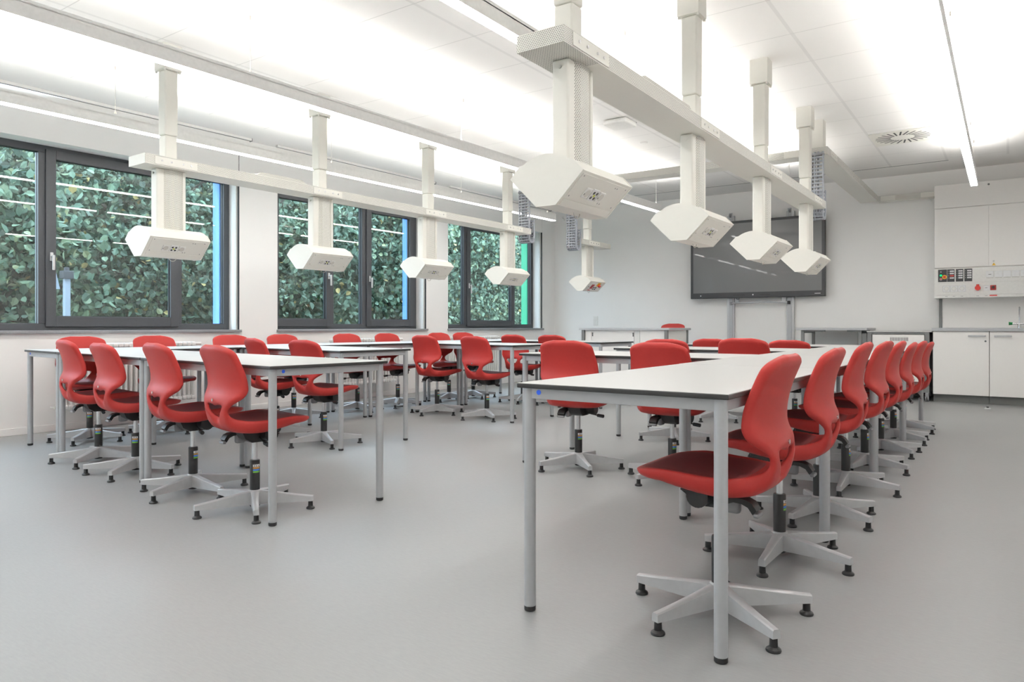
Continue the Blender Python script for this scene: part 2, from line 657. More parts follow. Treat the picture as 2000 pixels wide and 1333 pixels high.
# blind tracks under the ceiling beside the window wall
for i, (s0, s1) in enumerate(((-4.0, 2.33), (2.66, 5.30), (5.62, 8.3))):
    r_ = empty('blind_track', wp((s0 + s1) / 2, 0.11, H_ROOM), WRZ)
    hw = (s1 - s0) / 2
    b = MB().box(-hw, hw, -0.022, 0.022, -0.026, 0.0, 0.003)
    b.build('rail', M['white_plastic'], r_)
    b = MB().box(-hw, hw, -0.006, 0.006, -0.0275, -0.0262)
    b.build('slot', M['print'], r_, smooth=0)
    b = MB().box(hw, hw + 0.006, -0.026, 0.026, -0.034, 0.0, 0.002)
    b.build('end_cap', M['grey_plastic'], r_)
    tag(r_, ['white blind track on the ceiling over the leftmost window', 'white blind track on the ceiling over the middle window',
             'white blind track on the ceiling over the window by the end wall'][i], 'blind track', 'blind tracks')


def radiator(s0, s1, z0, z1, label):
    root = empty('radiator', wp((s0 + s1) / 2, 0.125), WRZ)
    n = int((s1 - s0) / 0.046)
    w = (s1 - s0) / n
    b = MB()
    for k in range(n):
        x = -(s1 - s0) / 2 + (k + 0.5) * w
        for y in (-0.036, 0.0, 0.036):
            b.cyl((x, y, z0 + 0.02), (x, y, z1 - 0.02), 0.0125, 8, caps=False)
        for zz in (z0 + 0.02, z1 - 0.02):
            b.box(x - w * 0.47, x + w * 0.47, -0.052, 0.052, zz - 0.022, zz + 0.022, 0.012, seg=2)
    b.build('columns', M['radiator'], root)
    v = MB()
    xe = (s1 - s0) / 2
    v.cyl((xe, 0, z1 - 0.02), (xe + 0.075, 0, z1 - 0.02), 0.017, 12)
    v.cyl((-xe, 0, z0 + 0.02), (-xe - 0.05, 0, z0 + 0.02), 0.013, 12)
    v.cyl((-xe - 0.04, 0, z0 + 0.02), (-xe - 0.04, 0.10, z0 + 0.02), 0.008, 10)
    v.build('valve', M['white_plastic'], root)
    br = MB()
    for x in (-xe * 0.7, xe * 0.7):
        br.box(x - 0.01, x + 0.01, 0.03, 0.11, z0 + 0.05, z0 + 0.075, 0.002)
        br.box(x - 0.01, x + 0.01, 0.03, 0.11, z1 - 0.1, z1 - 0.075, 0.002)
    br.build('bracket', M['radiator'], root)
    tag(root, label, 'radiator', 'column radiators')


radiator(0.42, 1.66, 0.20, 0.785, 'white column radiator under the leftmost window')
radiator(3.43, 4.56, 0.20, 0.785, 'white column radiator under the middle window')
radiator(5.62, 6.72, 0.20, 0.785, 'white column radiator under the window nearest the end wall')

# ------------------------------------------------------------------ pendant strip lights


STRIP_Z = 2.53


def strip_light(p0, p1, wires, label):
    p0, p1 = Vector(p0), Vector(p1)
    d = p1 - p0
    L = d.length
    root = empty('strip_light', (p0.x, p0.y, STRIP_Z), math.atan2(d.y, d.x))
    b = MB().box(0, L, -0.034, 0.034, 0.006, 0.088, 0.002)
    for sy in (-1, 1):
        b.box(0, L, sy * 0.032 - 0.002, sy * 0.032 + 0.002, 0.08, 0.104)
    for x in (0.0, L - 0.004):
        b.box(x, x + 0.004, -0.032, 0.032, 0.08, 0.104)
    b.build('housing', M['luminaire'], root)
    b = MB().box(0.003, L - 0.003, -0.032, 0.032, 0.0, 0.0062)
    b.build('diffuser', M['down'], root, smooth=0)
    b = MB().box(0.02, L - 0.02, -0.028, 0.028, 0.0882, 0.092)
    b.build('uplight', M['up'], root, smooth=0)
    top = H_ROOM - STRIP_Z
    for y, big in wires:
        w = (y - p0.y) / d.y * L
        c = MB()
        c.cyl((w, 0, 0.11), (w, 0, top - 0.005), 0.0016 if not big else 0.0032, 6)
        c.cyl((w, 0, 0.1042), (w, 0, 0.130), 0.015, 12, r1=0.004)
        if big:
            c.cyl((w, 0, top - 0.035), (w, 0, top), 0.028, 16)
        else:
            c.cyl((w, 0, top - 0.03), (w, 0, top), 0.006, 10)
        c.build('suspension', M['wire'] if not big else M['white_plastic'], root)
    tag(root, label, 'pendant light', 'pendant strip lights')


strip_light((-5.985, -1.2, 0), (-5.63, 9.18, 0), [(0.4, 0), (2.85, 0), (5.0, 0), (7.05, 0), (9.0, 0)], 'long pendant strip light closest to the window wall')
strip_light((-4.25, -1.2, 0), (-4.00, 9.32, 0), [(0.4, 0), (2.90, 0), (5.07, 1), (7.2, 0), (9.22, 0)], 'long pendant strip light above the left hanging rail')
strip_light((-2.233, -1.2, 0), (-2.233, 9.40, 0), [(0.4, 0), (2.4, 0), (4.55, 1), (6.7, 0), (9.2, 0)], 'long pendant strip light between the two hanging rails')
strip_light((-0.31, -1.2, 0), (-0.322, 9.585, 0), [(0.4, 0), (2.8, 0), (5.5, 0), (8.6, 0), (9.45, 0)], 'long pendant strip light ending above the wall cabinets')

# ------------------------------------------------------------------ ceiling-hung media rails and power heads
RAIL_Z0, RAIL_Z1 = 2.10, 2.172


def media_rail(x, y0, y1, posts, rz, label, perf_bottom, cover, z0=RAIL_Z0, z1=RAIL_Z1):
    """x, y0.. in the rail's own frame; origin at (x, y0)."""
    root = empty('media_rail', (x, y0, z0), rz)
    L = y1 - y0
    hh = z1 - z0
    hw = 0.115
    b = MB()
    b.cur = 0
    b.add([(-hw, 0, hh), (hw, 0, hh), (hw, L, hh), (-hw, L, hh)], [(0, 1, 2, 3)])
    b.cur = 1
    b.add([(hw, 0, 0), (hw, L, 0), (hw, L, hh), (hw, 0, hh)], [(0, 1, 2, 3)])
    b.add([(-hw, 0, 0), (-hw, 0, hh), (-hw, L, hh), (-hw, L, 0)], [(0, 1, 2, 3)])
    b.cur = 1 if perf_bottom else 0
    b.add([(-hw, 0, 0), (hw, 0, 0), (hw, 0, hh), (-hw, 0, hh)], [(0, 1, 2, 3)])
    b.cur = 0
    b.add([(-hw, L, 0), (hw, L, 0), (hw, L, hh), (-hw, L, hh)], [(0, 1, 2, 3)])
    b.cur = 1 if perf_bottom else 0
    cut = 0.30
    b.add([(-hw, 0, 0), (-hw, cut, 0), (hw, cut, 0), (hw, 0, 0)], [(0, 1, 2, 3)])
    b.cur = 0
    b.add([(-hw, cut, 0), (-hw, L, 0), (hw, L, 0), (hw, cut, 0)], [(0, 1, 2, 3)])
    b.build('duct', [M['cream'], M['perf']], root, smooth=0, uv=True)
    for py in posts:
        y = py - y0
        p = MB()
        p.box(-0.046, 0.046, y - 0.046, y + 0.046, hh, 0.25, 0.010)
        p.box(-0.050, 0.050, y - 0.050, y + 0.050, 0.25, 2.83 - z0, 0.012)
        po = p.build('post', M['cream'], root)
        q = MB()
        q.box(-0.068, 0.068, y - 0.068, y + 0.068, 2.83 - z0, H_ROOM - z0, 0.003)
        for sx in (-1, 1):
            for sy in (-1, 1):
                q.cyl((sx * 0.058, y + sy * 0.058, 2.815 - z0), (sx * 0.058, y + sy * 0.058, 2.83 - z0), 0.008, 8)
        q.build('ceiling_bracket', M['cream'], po)
        for sx in (-1, 1):
            q = MB()
            q.box(min(sx * hw, sx * (hw + 0.004)), max(sx * hw, sx * (hw + 0.004)), y - 0.16, y + 0.16, 0.008, hh - 0.008, 0.001)
            po2 = q.build('cover_plate', M['cream'], root)
            q = MB()
            for dy in (-0.11, -0.04, 0.05, 0.11):
                q.cyl((sx * (hw + 0.004), y + dy, hh / 2), (sx * (hw + 0.009), y + dy, hh / 2), 0.007, 8)
            q.build('bolt', M['chrome'], po2)
    if cover:
        c0, c1 = cover[0] - y0, cover[1] - y0
        q = MB()
        q.prism([(c0, hh), (c1, hh), (c1 - 0.05, hh + 0.03), (c0 + 0.05, hh + 0.03)], 0.0, 0.10, 'x')
        q.build('junction_cover', M['perf'], root, smooth=0, uv=True)
    tag(root, label, 'hanging rail', 'ceiling hung media rails')
    return root


media_rail(-1.59, 2.48, 7.50, [2.71, 4.20, 5.68, 7.16], 0.0,
           'cream perforated hanging rail over the right table row', True, (3.25, 3.95))
media_rail(-5.11, 2.64, 7.50, [2.87, 4.27, 5.71, 7.15], R(-0.7),
           'cream perforated hanging rail in front of the windows', False, (3.55, 4.05))
media_rail(-5.02, 8.78, 9.62, [9.11], 0.0, 'short cream hanging rail above the teacher desk', False, None)


def head_profile():
    pts = [(-0.176, 0.0), (-0.128, 0.050)]
    for k in range(9):
        a = R(128 - 76 * k / 8)
        pts.append((0.18 * math.cos(a), 0.086 - 0.16 + 0.16 * math.sin(a)))
    pts += [(0.128, 0.050), (0.176, 0.0), (0.047, -0.128), (-0.047, -0.128)]
    return pts


def make_head(control=False):
    """Power head hanging on its column; origin at the column's top, under the rail."""
    root = empty('power_head', (0, 0, RAIL_Z0))
    zt = 1.58 - RAIL_Z0
    prof = head_profile()
    L = 0.225
    c = MB()
    c.box(-0.042, 0.042, -0.112, -0.050, zt + 0.06, 0.0, 0.012)
    c.box(-0.042, 0.042, 0.086, 0.112, zt + 0.06, 0.0, 0.008)
    for sx in (-1, 1):
        c.cyl((0.0, -0.112, -0.035), (0.0, -0.116, -0.035), 0.008, 8)
    c.build('column', M['cream'], root)
    q = MB()
    q.prism([(-0.034, -0.052), (0.034, -0.052), (0.050, -0.02), (0.050, 0.055), (0.034, 0.088), (-0.034, 0.088), (-0.050, 0.055), (-0.050, -0.02)],
            zt + 0.06, -0.002, 'z')
    q.build('perforated_cover', M['perf'], root, smooth=0, uv=True)
    h = MB()
    h.prism([(x, z + zt) for x, z in prof], -L + 0.004, L - 0.004, 'y')
    h.build('housing', M['cream'], root, smooth=20)
    for s in (-1, 1):
        e = MB()
        e.prism([(x * 1.02, z * 1.02 + zt) for x, z in prof], s * L - 0.004, s * L + 0.004, 'y')
        e.build('end_plate', M['cream'], root, smooth=20)
    # slanted socket faces: from (0.176,0) to (0.047,-0.128)
    for s in (1, -1):
        A = Vector((s * 0.047, 0, zt - 0.128))
        B_ = Vector((s * 0.176, 0, zt))
        up = (B_ - A).normalized()
        ln = (B_ - A).length
        ey = Vector((0, 1, 0)) * s
        nrm = ey.cross(up)
        mtx = Matrix((Vector((ey.x, up.x, nrm.x, A.x)), Vector((ey.y, up.y, nrm.y, A.y)), Vector((ey.z, up.z, nrm.z, A.z)), Vector((0, 0, 0, 1))))
        p = MB()
        p.box(-0.205, 0.205, 0.046, ln - 0.012, 0.0, 0.003, 0.001, mtx)
        p.box(-0.205, 0.205, 0.006, 0.038, 0.0, 0.003, 0.001, mtx)
        po = p.build('socket_panel', M['cream'], root)
        d = MB()
        for dx in (-0.19, 0.19):
            for dy in (0.056, ln - 0.022):
                bm = bmesh.new()
                bmesh.ops.create_circle(bm, cap_ends=True, segments=8, radius=0.004)
                d.bm_add(bm, mtx @ Matrix.Translation((dx, dy, 0.0036)))
        for dx in (0.10, 0.118, 0.055, 0.073):
            dy = ln - 0.03 if dx > 0.09 else 0.058
            bm = bmesh.new()
            bmesh.ops.create_circle(bm, cap_ends=True, segments=8, radius=0.004)
            d.bm_add(bm, mtx @ Matrix.Translation((dx, dy, 0.0036)))
        d.build('screw', M['grey_plastic'], po, smooth=0)

        def disc(mb, x, y, r, z, seg=20):
            bm = bmesh.new()
            bmesh.ops.create_circle(bm, cap_ends=True, segments=seg, radius=r)
            mb.bm_add(bm, mtx @ Matrix.Translation((x, y, z)))
        if not control:
            for dx in (-0.085, 0.035):
                k = MB().box(dx - 0.025, dx + 0.025, 0.065, 0.118, 0.003, 0.009, 0.004, mtx)
                ko = k.build('power_socket', M['white_plastic'], po)
                k = MB()
                disc(k, dx, 0.0915, 0.019, 0.0095)  # flat disc, the shade of the recess is only its colour
                k.build('socket_shade', M['painted_shade'], ko, smooth=0)
                k = MB()
                k.box(dx - 0.0205, dx - 0.0175, 0.081, 0.09, 0.0092, 0.0105, 0, mtx)
                k.build('earth_clip', M['print'], ko, smooth=0)
            k = MB().box(-0.053, 0.003, 0.062, 0.121, 0.003, 0.008, 0.003, mtx)
            ko = k.build('terminal_plate', M['sticker_white'], po)
            for dx, dy in ((-0.038, 0.103), (-0.012, 0.103), (-0.038, 0.078), (-0.012, 0.078)):
                k = MB()
                disc(k, dx, dy, 0.0080, 0.0095, 14)
                k.build('jack', M['black'], ko, smooth=0)
            k = MB()
            disc(k, -0.025, 0.0905, 0.007, 0.0095, 14)
            k.build('earth_jack', M['yellow'], ko, smooth=0)
        else:
            k = MB().box(-0.11, -0.04, 0.05, 0.128, 0.003, 0.010, 0.003, mtx)
            k.build('red_socket', M['dark_red'], po)
            k = MB().box(-0.12, -0.05, 0.012, 0.026, 0.003, 0.005, 0.001, mtx)
            k.build('red_tag', M['signal_red'], po)
            k = MB().box(0.03, 0.11, 0.10, 0.165, 0.003, 0.007, 0.002, mtx)
            k.build('yellow_plate', M['signal_yellow'], po)
            k = MB()
            p0 = mtx @ Vector((0.085, 0.118, 0.004))
            p1 = mtx @ Vector((0.085, 0.118, 0.035))
            k.cyl(p0, p1, 0.021, 16)
            k.build('emergency_button', M['signal_red'], po)
            for dx in (0.0, 0.055):
                for dy in (0.045, 0.075):
                    k = MB().box(dx - 0.016, dx + 0.016, dy - 0.009, dy + 0.009, 0.003, 0.009, 0.002, mtx)
                    k.build('switch', M['black'], po)
            k = MB().box(-0.175, -0.16, 0.08, 0.09, 0.003, 0.009, 0.002, mtx)
            k.build('switch', M['black'], po)
    k = MB()
    k.tube([(0.0, 0.03 + 0.03 * math.cos(R(180 + 15 * i)), zt - 0.122 + 0.028 * math.sin(R(180 + 15 * i))) for i in range(13)], 0.0022, 6)
    k.build('pull_ring', M['wire'], root)
    return root


head0 = make_head()
index_children(head0)
HEADS = [(-1.585, 2.745, 0, 'largest cream power head, nearest the camera on the right rail'),
         (-1.585, 4.205, 0, 'second cream power head along the right rail'),
         (-1.585, 5.685, 0, 'third cream power head along the right rail, in front of the display'),
         (-1.585, 7.165, 0, 'last cream power head on the right rail, by the display corner'),
         (-5.11, 2.875, R(-0.7), 'leftmost cream power head, hanging before the wide left window'),
         (-5.09, 4.28, R(-0.7), 'second cream power head from the left, before the middle window'),
         (-5.075, 5.70, R(-0.7), 'third cream power head from the left, beside the blue window fin'),
         (-5.055, 7.15, R(-0.7), 'fourth cream power head from the left, before the far window')]
for i, (x, y, rz, lab) in enumerate(HEADS):
    o = head0 if i == 0 else copy_tree(head0)
    o.location = (x, y, RAIL_Z0)
    o.rotation_euler.z = rz
    tag(o, lab, 'power head', 'power heads under the hanging rails')
o = make_head(True)
o.location = (-5.02, 9.115, RAIL_Z0)
tag(o, 'cream control head with a red socket and emergency button above the teacher desk', 'power head', 'power heads under the hanging rails')


def duct(name, x0, x1, y0, y1, z0, z1, label, plates=()):
    """Plain upper duct ring near the end wall, with little cover plates along its visible sides."""
    root = empty(name, ((x0 + x1) / 2, (y0 + y1) / 2, z0))
    hx, hy, hh = (x1 - x0) / 2, (y1 - y0) / 2, z1 - z0
    b = MB()
    b.cur = 0
    b.add([(-hx, -hy, hh), (hx, -hy, hh), (hx, hy, hh), (-hx, hy, hh), (-hx, -hy, 0), (hx, -hy, 0), (hx, hy, 0), (-hx, hy, 0)], [(0, 1, 2, 3), (4, 5, 6, 7)])
    b.cur = 1
    b.add([(-hx, -hy, hh), (hx, -hy, hh), (hx, hy, hh), (-hx, hy, hh), (-hx, -hy, 0), (hx, -hy, 0), (hx, hy, 0), (-hx, hy, 0)],
          [(0, 1, 5, 4), (1, 2, 6, 5), (2, 3, 7, 6), (3, 0, 4, 7)])
    b.build('duct', [M['cream'], M['perf']], root, smooth=0, uv=True)
    for px, py, ax in plates:
        q = MB()
        if ax == 'x':
            q.box(px - 0.09, px + 0.09, -hy - 0.004, -hy, 0.006, hh - 0.006, 0.001)
            for d in (-0.05, 0.05):
                q.cyl((px + d, -hy - 0.008, hh / 2), (px + d, -hy, hh / 2), 0.007, 8)
        else:
            q.box(hx, hx + 0.004, py - 0.16, py + 0.16, 0.006, hh - 0.006, 0.001)
            for d in (-0.1, -0.03, 0.05, 0.11):
                q.cyl((hx, py + d, hh / 2), (hx + 0.008, py + d, hh / 2), 0.007, 8)
        q.build('cover_plate', M['cream'], root)
    tag(root, label, 'ceiling duct', 'upper ceiling ducts')
    return root


RZ0, RZ1 = 2.66, 2.735
d = duct('ceiling_duct', -5.15, -1.70, 7.60, 7.80, RZ0, RZ1, 'cream duct crossing the room just below the ceiling', [(1.25, 0, 'x'), (1.62, 0, 'x')])
d = duct('ceiling_duct', -1.70, -1.48, 7.60, 10.94, RZ0, RZ1, 'cream duct running under the ceiling to the end wall', [(0, -1.35, 'y')])
q = MB().box(-0.066, 0.066, -1.65, -1.52, RZ1 - RZ0, 2.82 - RZ0 + 0.20, 0.003)
q.build('ceiling_bracket', M['cream'], d)
d = duct('wall_duct', -1.48, -0.82, 10.95, 11.09, RZ0, RZ1, 'short cream wall duct leading to the tall cabinets', [(-0.21, 0, 'x'), (0.27, 0, 'x')])


def cable_chain(x, y, ztop, zbot, rz, label):
    """Energy chain: a hanging U of linked plates with open rungs."""
    root = empty('cable_chain', (x, y, ztop), rz)
    w = 0.076
    h = ztop - zbot
    rad = 0.055
    path = []
    n = int((h - rad) / 0.036)
    for k in range(n):
        path.append((0.0, -k * (h - rad) / n, 0.0))
    for k in range(7):
        a = math.pi * k / 6
        path.append((rad - rad * math.cos(a), -(h - rad) - rad * math.sin(a), a))
    for k in range(6):
        path.append((2 * rad, -(h - rad) + 0.036 * (k + 1), math.pi))
    b = MB()
    for (yy, zz, a) in path:
        m = Matrix.Translation((0, yy, zz)) @ Matrix.Rotation(a, 4, 'X')
        for sx in (-1, 0, 1):
            b.box(sx * w - 0.006, sx * w + 0.006, -0.014, 0.014, -0.0185, 0.0185, 0.002, m, seg=1)
        b.box(-w, w, -0.015, -0.010, -0.008, 0.006, 0.0, m)
        b.box(-w, w, 0.010, 0.015, -0.008, 0.006, 0.0, m)
        for cx in (-0.035, 0.03):
            b.box(cx - 0.008, cx + 0.008, -0.005, 0.005, -0.02, 0.02, 0, m)
    b.build('links', M['chain'], root)
    q = MB()
    q.tube([(0.03, p[0], p[1]) for p in path], 0.007, 6)
    q.tube([(-0.02, p[0], p[1]) for p in path], 0.006, 6)
    q.build('cable', M['print'], root)
    q = MB().box(-w - 0.01, w + 0.01, -0.02, 0.02, -0.02, 0.0, 0.003)
    q.build('mount', M['grey_plastic'], root)
    tag(root, label, 'cable chain', 'hanging cable chains')
    return root


cable_chain(-1.585, 7.545, RZ0, 2.02, 0, 'grey cable chain hanging at the far end of the right rail')
cable_chain(-5.07, 7.545, RZ0, 2.02, 0, 'grey cable chain hanging at the far end of the left rail')
cable_chain(-5.02, 8.66, RZ0, 2.02, 0, 'grey cable chain hanging beside the short rail over the teacher desk')

# ------------------------------------------------------------------ small things on the ceiling
r_ = empty('ceiling_vent', (-0.955, 8.84, H_ROOM))
b = MB().box(-0.30, 0.30, -0.30, 0.30, -0.008, 0.0, 0.002)
b.build('panel', M['cream'], r_)
b = MB()
for k in range(24):
    a = 2 * math.pi * k / 24
    m = Matrix.Rotation(a, 4, 'Z') @ Matrix.Translation((0.19, 0.0, -0.0086)) @ Matrix.Rotation(R(10), 4, 'Z')
    b.box(-0.075, 0.075, -0.0085, 0.0085, -0.0004, 0.0004, 0, m)
b.build('slots', M['black'], r_, smooth=0)
tag(r_, 'square ceiling vent with a ring of dark radial slots', 'ceiling vent')

r_ = empty('access_point', (-3.22, 6.52, H_ROOM))
b = MB().box(-0.13, 0.13, -0.13, 0.13, -0.06, -0.004, 0.02)
b.build('body', M['white_plastic'], r_)
b = MB().cyl((0.08, 0.1, -0.02), (0.11, 0.15, -0.004), 0.006, 8)
b.build('cable', M['print'], r_)
tag(r_, 'white square box on the ceiling with a short dark cable', 'access point')
b = MB().lathe([(0.0, -0.012), (0.035, -0.012), (0.045, 0.0)], 20)
o = b.build('ceiling_spot', M['white_plastic'], loc=(-3.38, 7.45, H_ROOM))
tag(o, 'tiny round white fitting set in the ceiling panels', 'ceiling fitting')
b = MB()
b.box(-0.03, 0.03, -0.035, 0.0, -0.04, 0.04, 0.008)
b.cyl((0, -0.035, 0.0), (0, -0.06, -0.015), 0.02, 12)
o = b.build('motion_sensor', M['white_plastic'], loc=(-6.60, YB, 2.88))
tag(o, 'small white sensor high on the end wall near the corner', 'sensor')
b = MB()
for z in (0.0, 0.085):
    b.box(-0.042, 0.042, -0.012, 0.0, z - 0.04, z + 0.04, 0.003)
o = b.build('wall_socket', M['white_plastic'], loc=(-5.95, YB, 0.99))
tag(o, 'white double wall socket on the end wall above the desk', 'wall socket')

# ------------------------------------------------------------------ tables
TL, TW, TH_ = 1.43, 0.71, 0.76


def make_table():
    root = empty('laboratory_table')
    hx, hy = TL / 2, TW / 2
    b = MB().box(-hx + 0.002, hx - 0.002, -hy + 0.002, hy - 0.002, TH_ - 0.004, TH_, 0.0008)
    b.build('tabletop', M['top'], root)
    b = MB().box(-hx, hx, -hy, hy, TH_ - 0.0165, TH_ - 0.001, 0.003)
    b.build('edge_band', M['edge'], root)
    ix, iy = hx - 0.032, hy - 0.032
    b = MB()
    for sy in (-1, 1):
        b.box(-ix, ix, sy * iy - 0.012, sy * iy + 0.012, TH_ - 0.052, TH_ - 0.0168, 0.002)
    for sx in (-1, 1):
        b.box(sx * ix - 0.012, sx * ix + 0.012, -iy, iy, TH_ - 0.052, TH_ - 0.0168, 0.002)
    b.build('frame', M['metal'], root)
    for sx in (-1, 1):
        for sy in (-1, 1):
            l = MB().cyl((sx * ix, sy * iy, 0.016), (sx * ix, sy * iy, TH_ - 0.0168), 0.0195, 24)
            lo = l.build('leg', M['metal'], root)
            c = MB().lathe([(0.017, 0.0), (0.0195, 0.003), (0.0195, 0.017), (0.0175, 0.02)], 24, (sx * ix, sy * iy, 0))
            c.build('foot_cap', M['cap'], lo)
    return root


LEGS = []
table0 = make_table()
index_children(table0)
_used = {'t': False, 'c': False}


def dot(parent, x, y, axis):
    b = MB()
    n = Vector((1, 0, 0)) if axis == 'x' else Vector((-1, 0, 0))
    b.cyl(Vector((x, y, TH_ - 0.03)), Vector((x, y, TH_ - 0.03)) + n * 0.0012, 0.0085, 20)
    tag(b.build('dot_sticker', M['blue'], parent), 'round blue sticker')


def place_table(cx, cy, rz, label):
    o = copy_tree(table0) if _used['t'] else table0
    _used['t'] = True
    o.location = (cx, cy, 0)
    o.rotation_euler.z = rz
    for sx in (-1, 1):
        for sy in (-1, 1):
            px, py = sx * (TL / 2 - 0.032), sy * (TW / 2 - 0.032)
            LEGS.append((cx + px * math.cos(rz) - py * math.sin(rz), cy + px * math.sin(rz) + py * math.cos(rz)))
    tag(o, label, 'table', 'white topped laboratory tables')
    return o


# right comb: a column of four tables along y with three wings to the left
RX0, RX1 = -1.345, -0.635
labels = ['front white table of the right row, blue dot on its rail',
          'second white table along the right row, joined to the front one',
          'third white table along the right row, after the first wing',
          'last white table at the far end of the right row, by the wheeled cabinet']
for k in range(4):
    y0 = 1.955 + k * (TL + 0.005)
    t = place_table((RX0 + RX1) / 2 - (0.008 if k else 0.0), y0 + TL / 2, R(90), labels[k])
    if k == 0:
        dot(t, -TL / 2 + 0.0198, TW / 2 - 0.032 - 0.043, '-x')
labels = ['white table reaching left from the right row, the wing closest to the camera',
          'white table reaching left from the right row, the middle wing',
          'white table reaching left from the right row, the wing closest to the display']
for k, y0 in enumerate((4.075, 5.515, 6.955)):
    place_table(RX0 - 0.010 - TL / 2, y0 + TW / 2, 0.0, labels[k])

# left comb: rotated five degrees
LA = R(-5.3)
LO = Vector((-2.84, 2.09, 0))
LX = Vector((math.cos(LA), math.sin(LA), 0))
LY = Vector((-math.sin(LA), math.cos(LA), 0))


def lp(p, q):
    v = LO + LX * p + LY * q
    return v.x, v.y


for p, q, rz, lab, d_ in [(-TL / 2, TW / 2, 0, 'white table at the right end of the front left row, blue dot on its rail', 1),
                          (-TL * 1.5 - 0.005, TW / 2, 0, 'white table in the middle of the front left row', 0),
                          (-2.87 - TW / 2, TL / 2, 90, 'white table at the left end of the front left row, nearest the windows', 2),
                          (-2.87 - TW / 2, TL * 1.5 + 0.005, 90, 'second white table of the column along the windows', 0),
                          (-2.87 - TW / 2, TL * 2.5 + 0.01, 90, 'third white table of the column along the windows', 0),
                          (-2.87 - TW / 2, TL * 3.5 + 0.015, 90, 'last white table of the window column, nearest the corner', 0),
                          (-1.434 - TL / 2, 1.445 + TW / 2, 0, 'white table of the second left row, just behind the front left row', 0),
                          (-1.434 - TL / 2, 3.46 + TW / 2, 0, 'white table of the third left row, in the middle of the room', 0),
                          (-1.434 - TL / 2, 5.03 + TW / 2, 0, 'white table of the fourth left row, in front of the teacher desk', 0)]:
    x, y = lp(p, q)
    t = place_table(x, y, LA + R(rz), lab)
    if d_ == 1:
        dot(t, TL / 2 - 0.0202, -TW / 2 + 0.032 + 0.05, 'x')
    if d_ == 2:
        dot(t, -TL / 2 + 0.0198, TW / 2 - 0.032 - 0.045, '-x')

# ------------------------------------------------------------------ chairs
# profile of the shell's middle surface: (y, z, thickness, half width)
PROF = [(0.240, 0.462, 0.008, 0.055), (0.236, 0.464, 0.012, 0.110), (0.226, 0.466, 0.018, 0.150), (0.205, 0.467, 0.026, 0.178), (0.170, 0.466, 0.034, 0.199),
        (0.115, 0.462, 0.042, 0.212), (0.055, 0.456, 0.050, 0.216), (0.00, 0.451, 0.056, 0.214), (-0.055, 0.449, 0.060, 0.206),
        (-0.102, 0.451, 0.060, 0.188), (-0.140, 0.459, 0.058, 0.160), (-0.170, 0.473, 0.048, 0.132), (-0.191, 0.492, 0.028, 0.122),
        (-0.204, 0.515, 0.019, 0.119), (-0.208, 0.540, 0.018, 0.126), (-0.205, 0.562, 0.020, 0.146), (-0.198, 0.585, 0.026, 0.172), (-0.190, 0.607, 0.025, 0.198),
        (-0.185, 0.628, 0.024, 0.209), (-0.183, 0.650, 0.024, 0.209), (-0.183, 0.680, 0.024, 0.206), (-0.188, 0.715, 0.024, 0.201), (-0.197, 0.755, 0.025, 0.194), (-0.206, 0.785, 0.027, 0.190),
        (-0.213, 0.806, 0.028, 0.184), (-0.218, 0.822, 0.029, 0.168), (-0.222, 0.834, 0.029, 0.142), (-0.225, 0.843, 0.029, 0.112), (-0.2265, 0.848, 0.029, 0.088), (-0.2275, 0.851, 0.029, 0.072)]


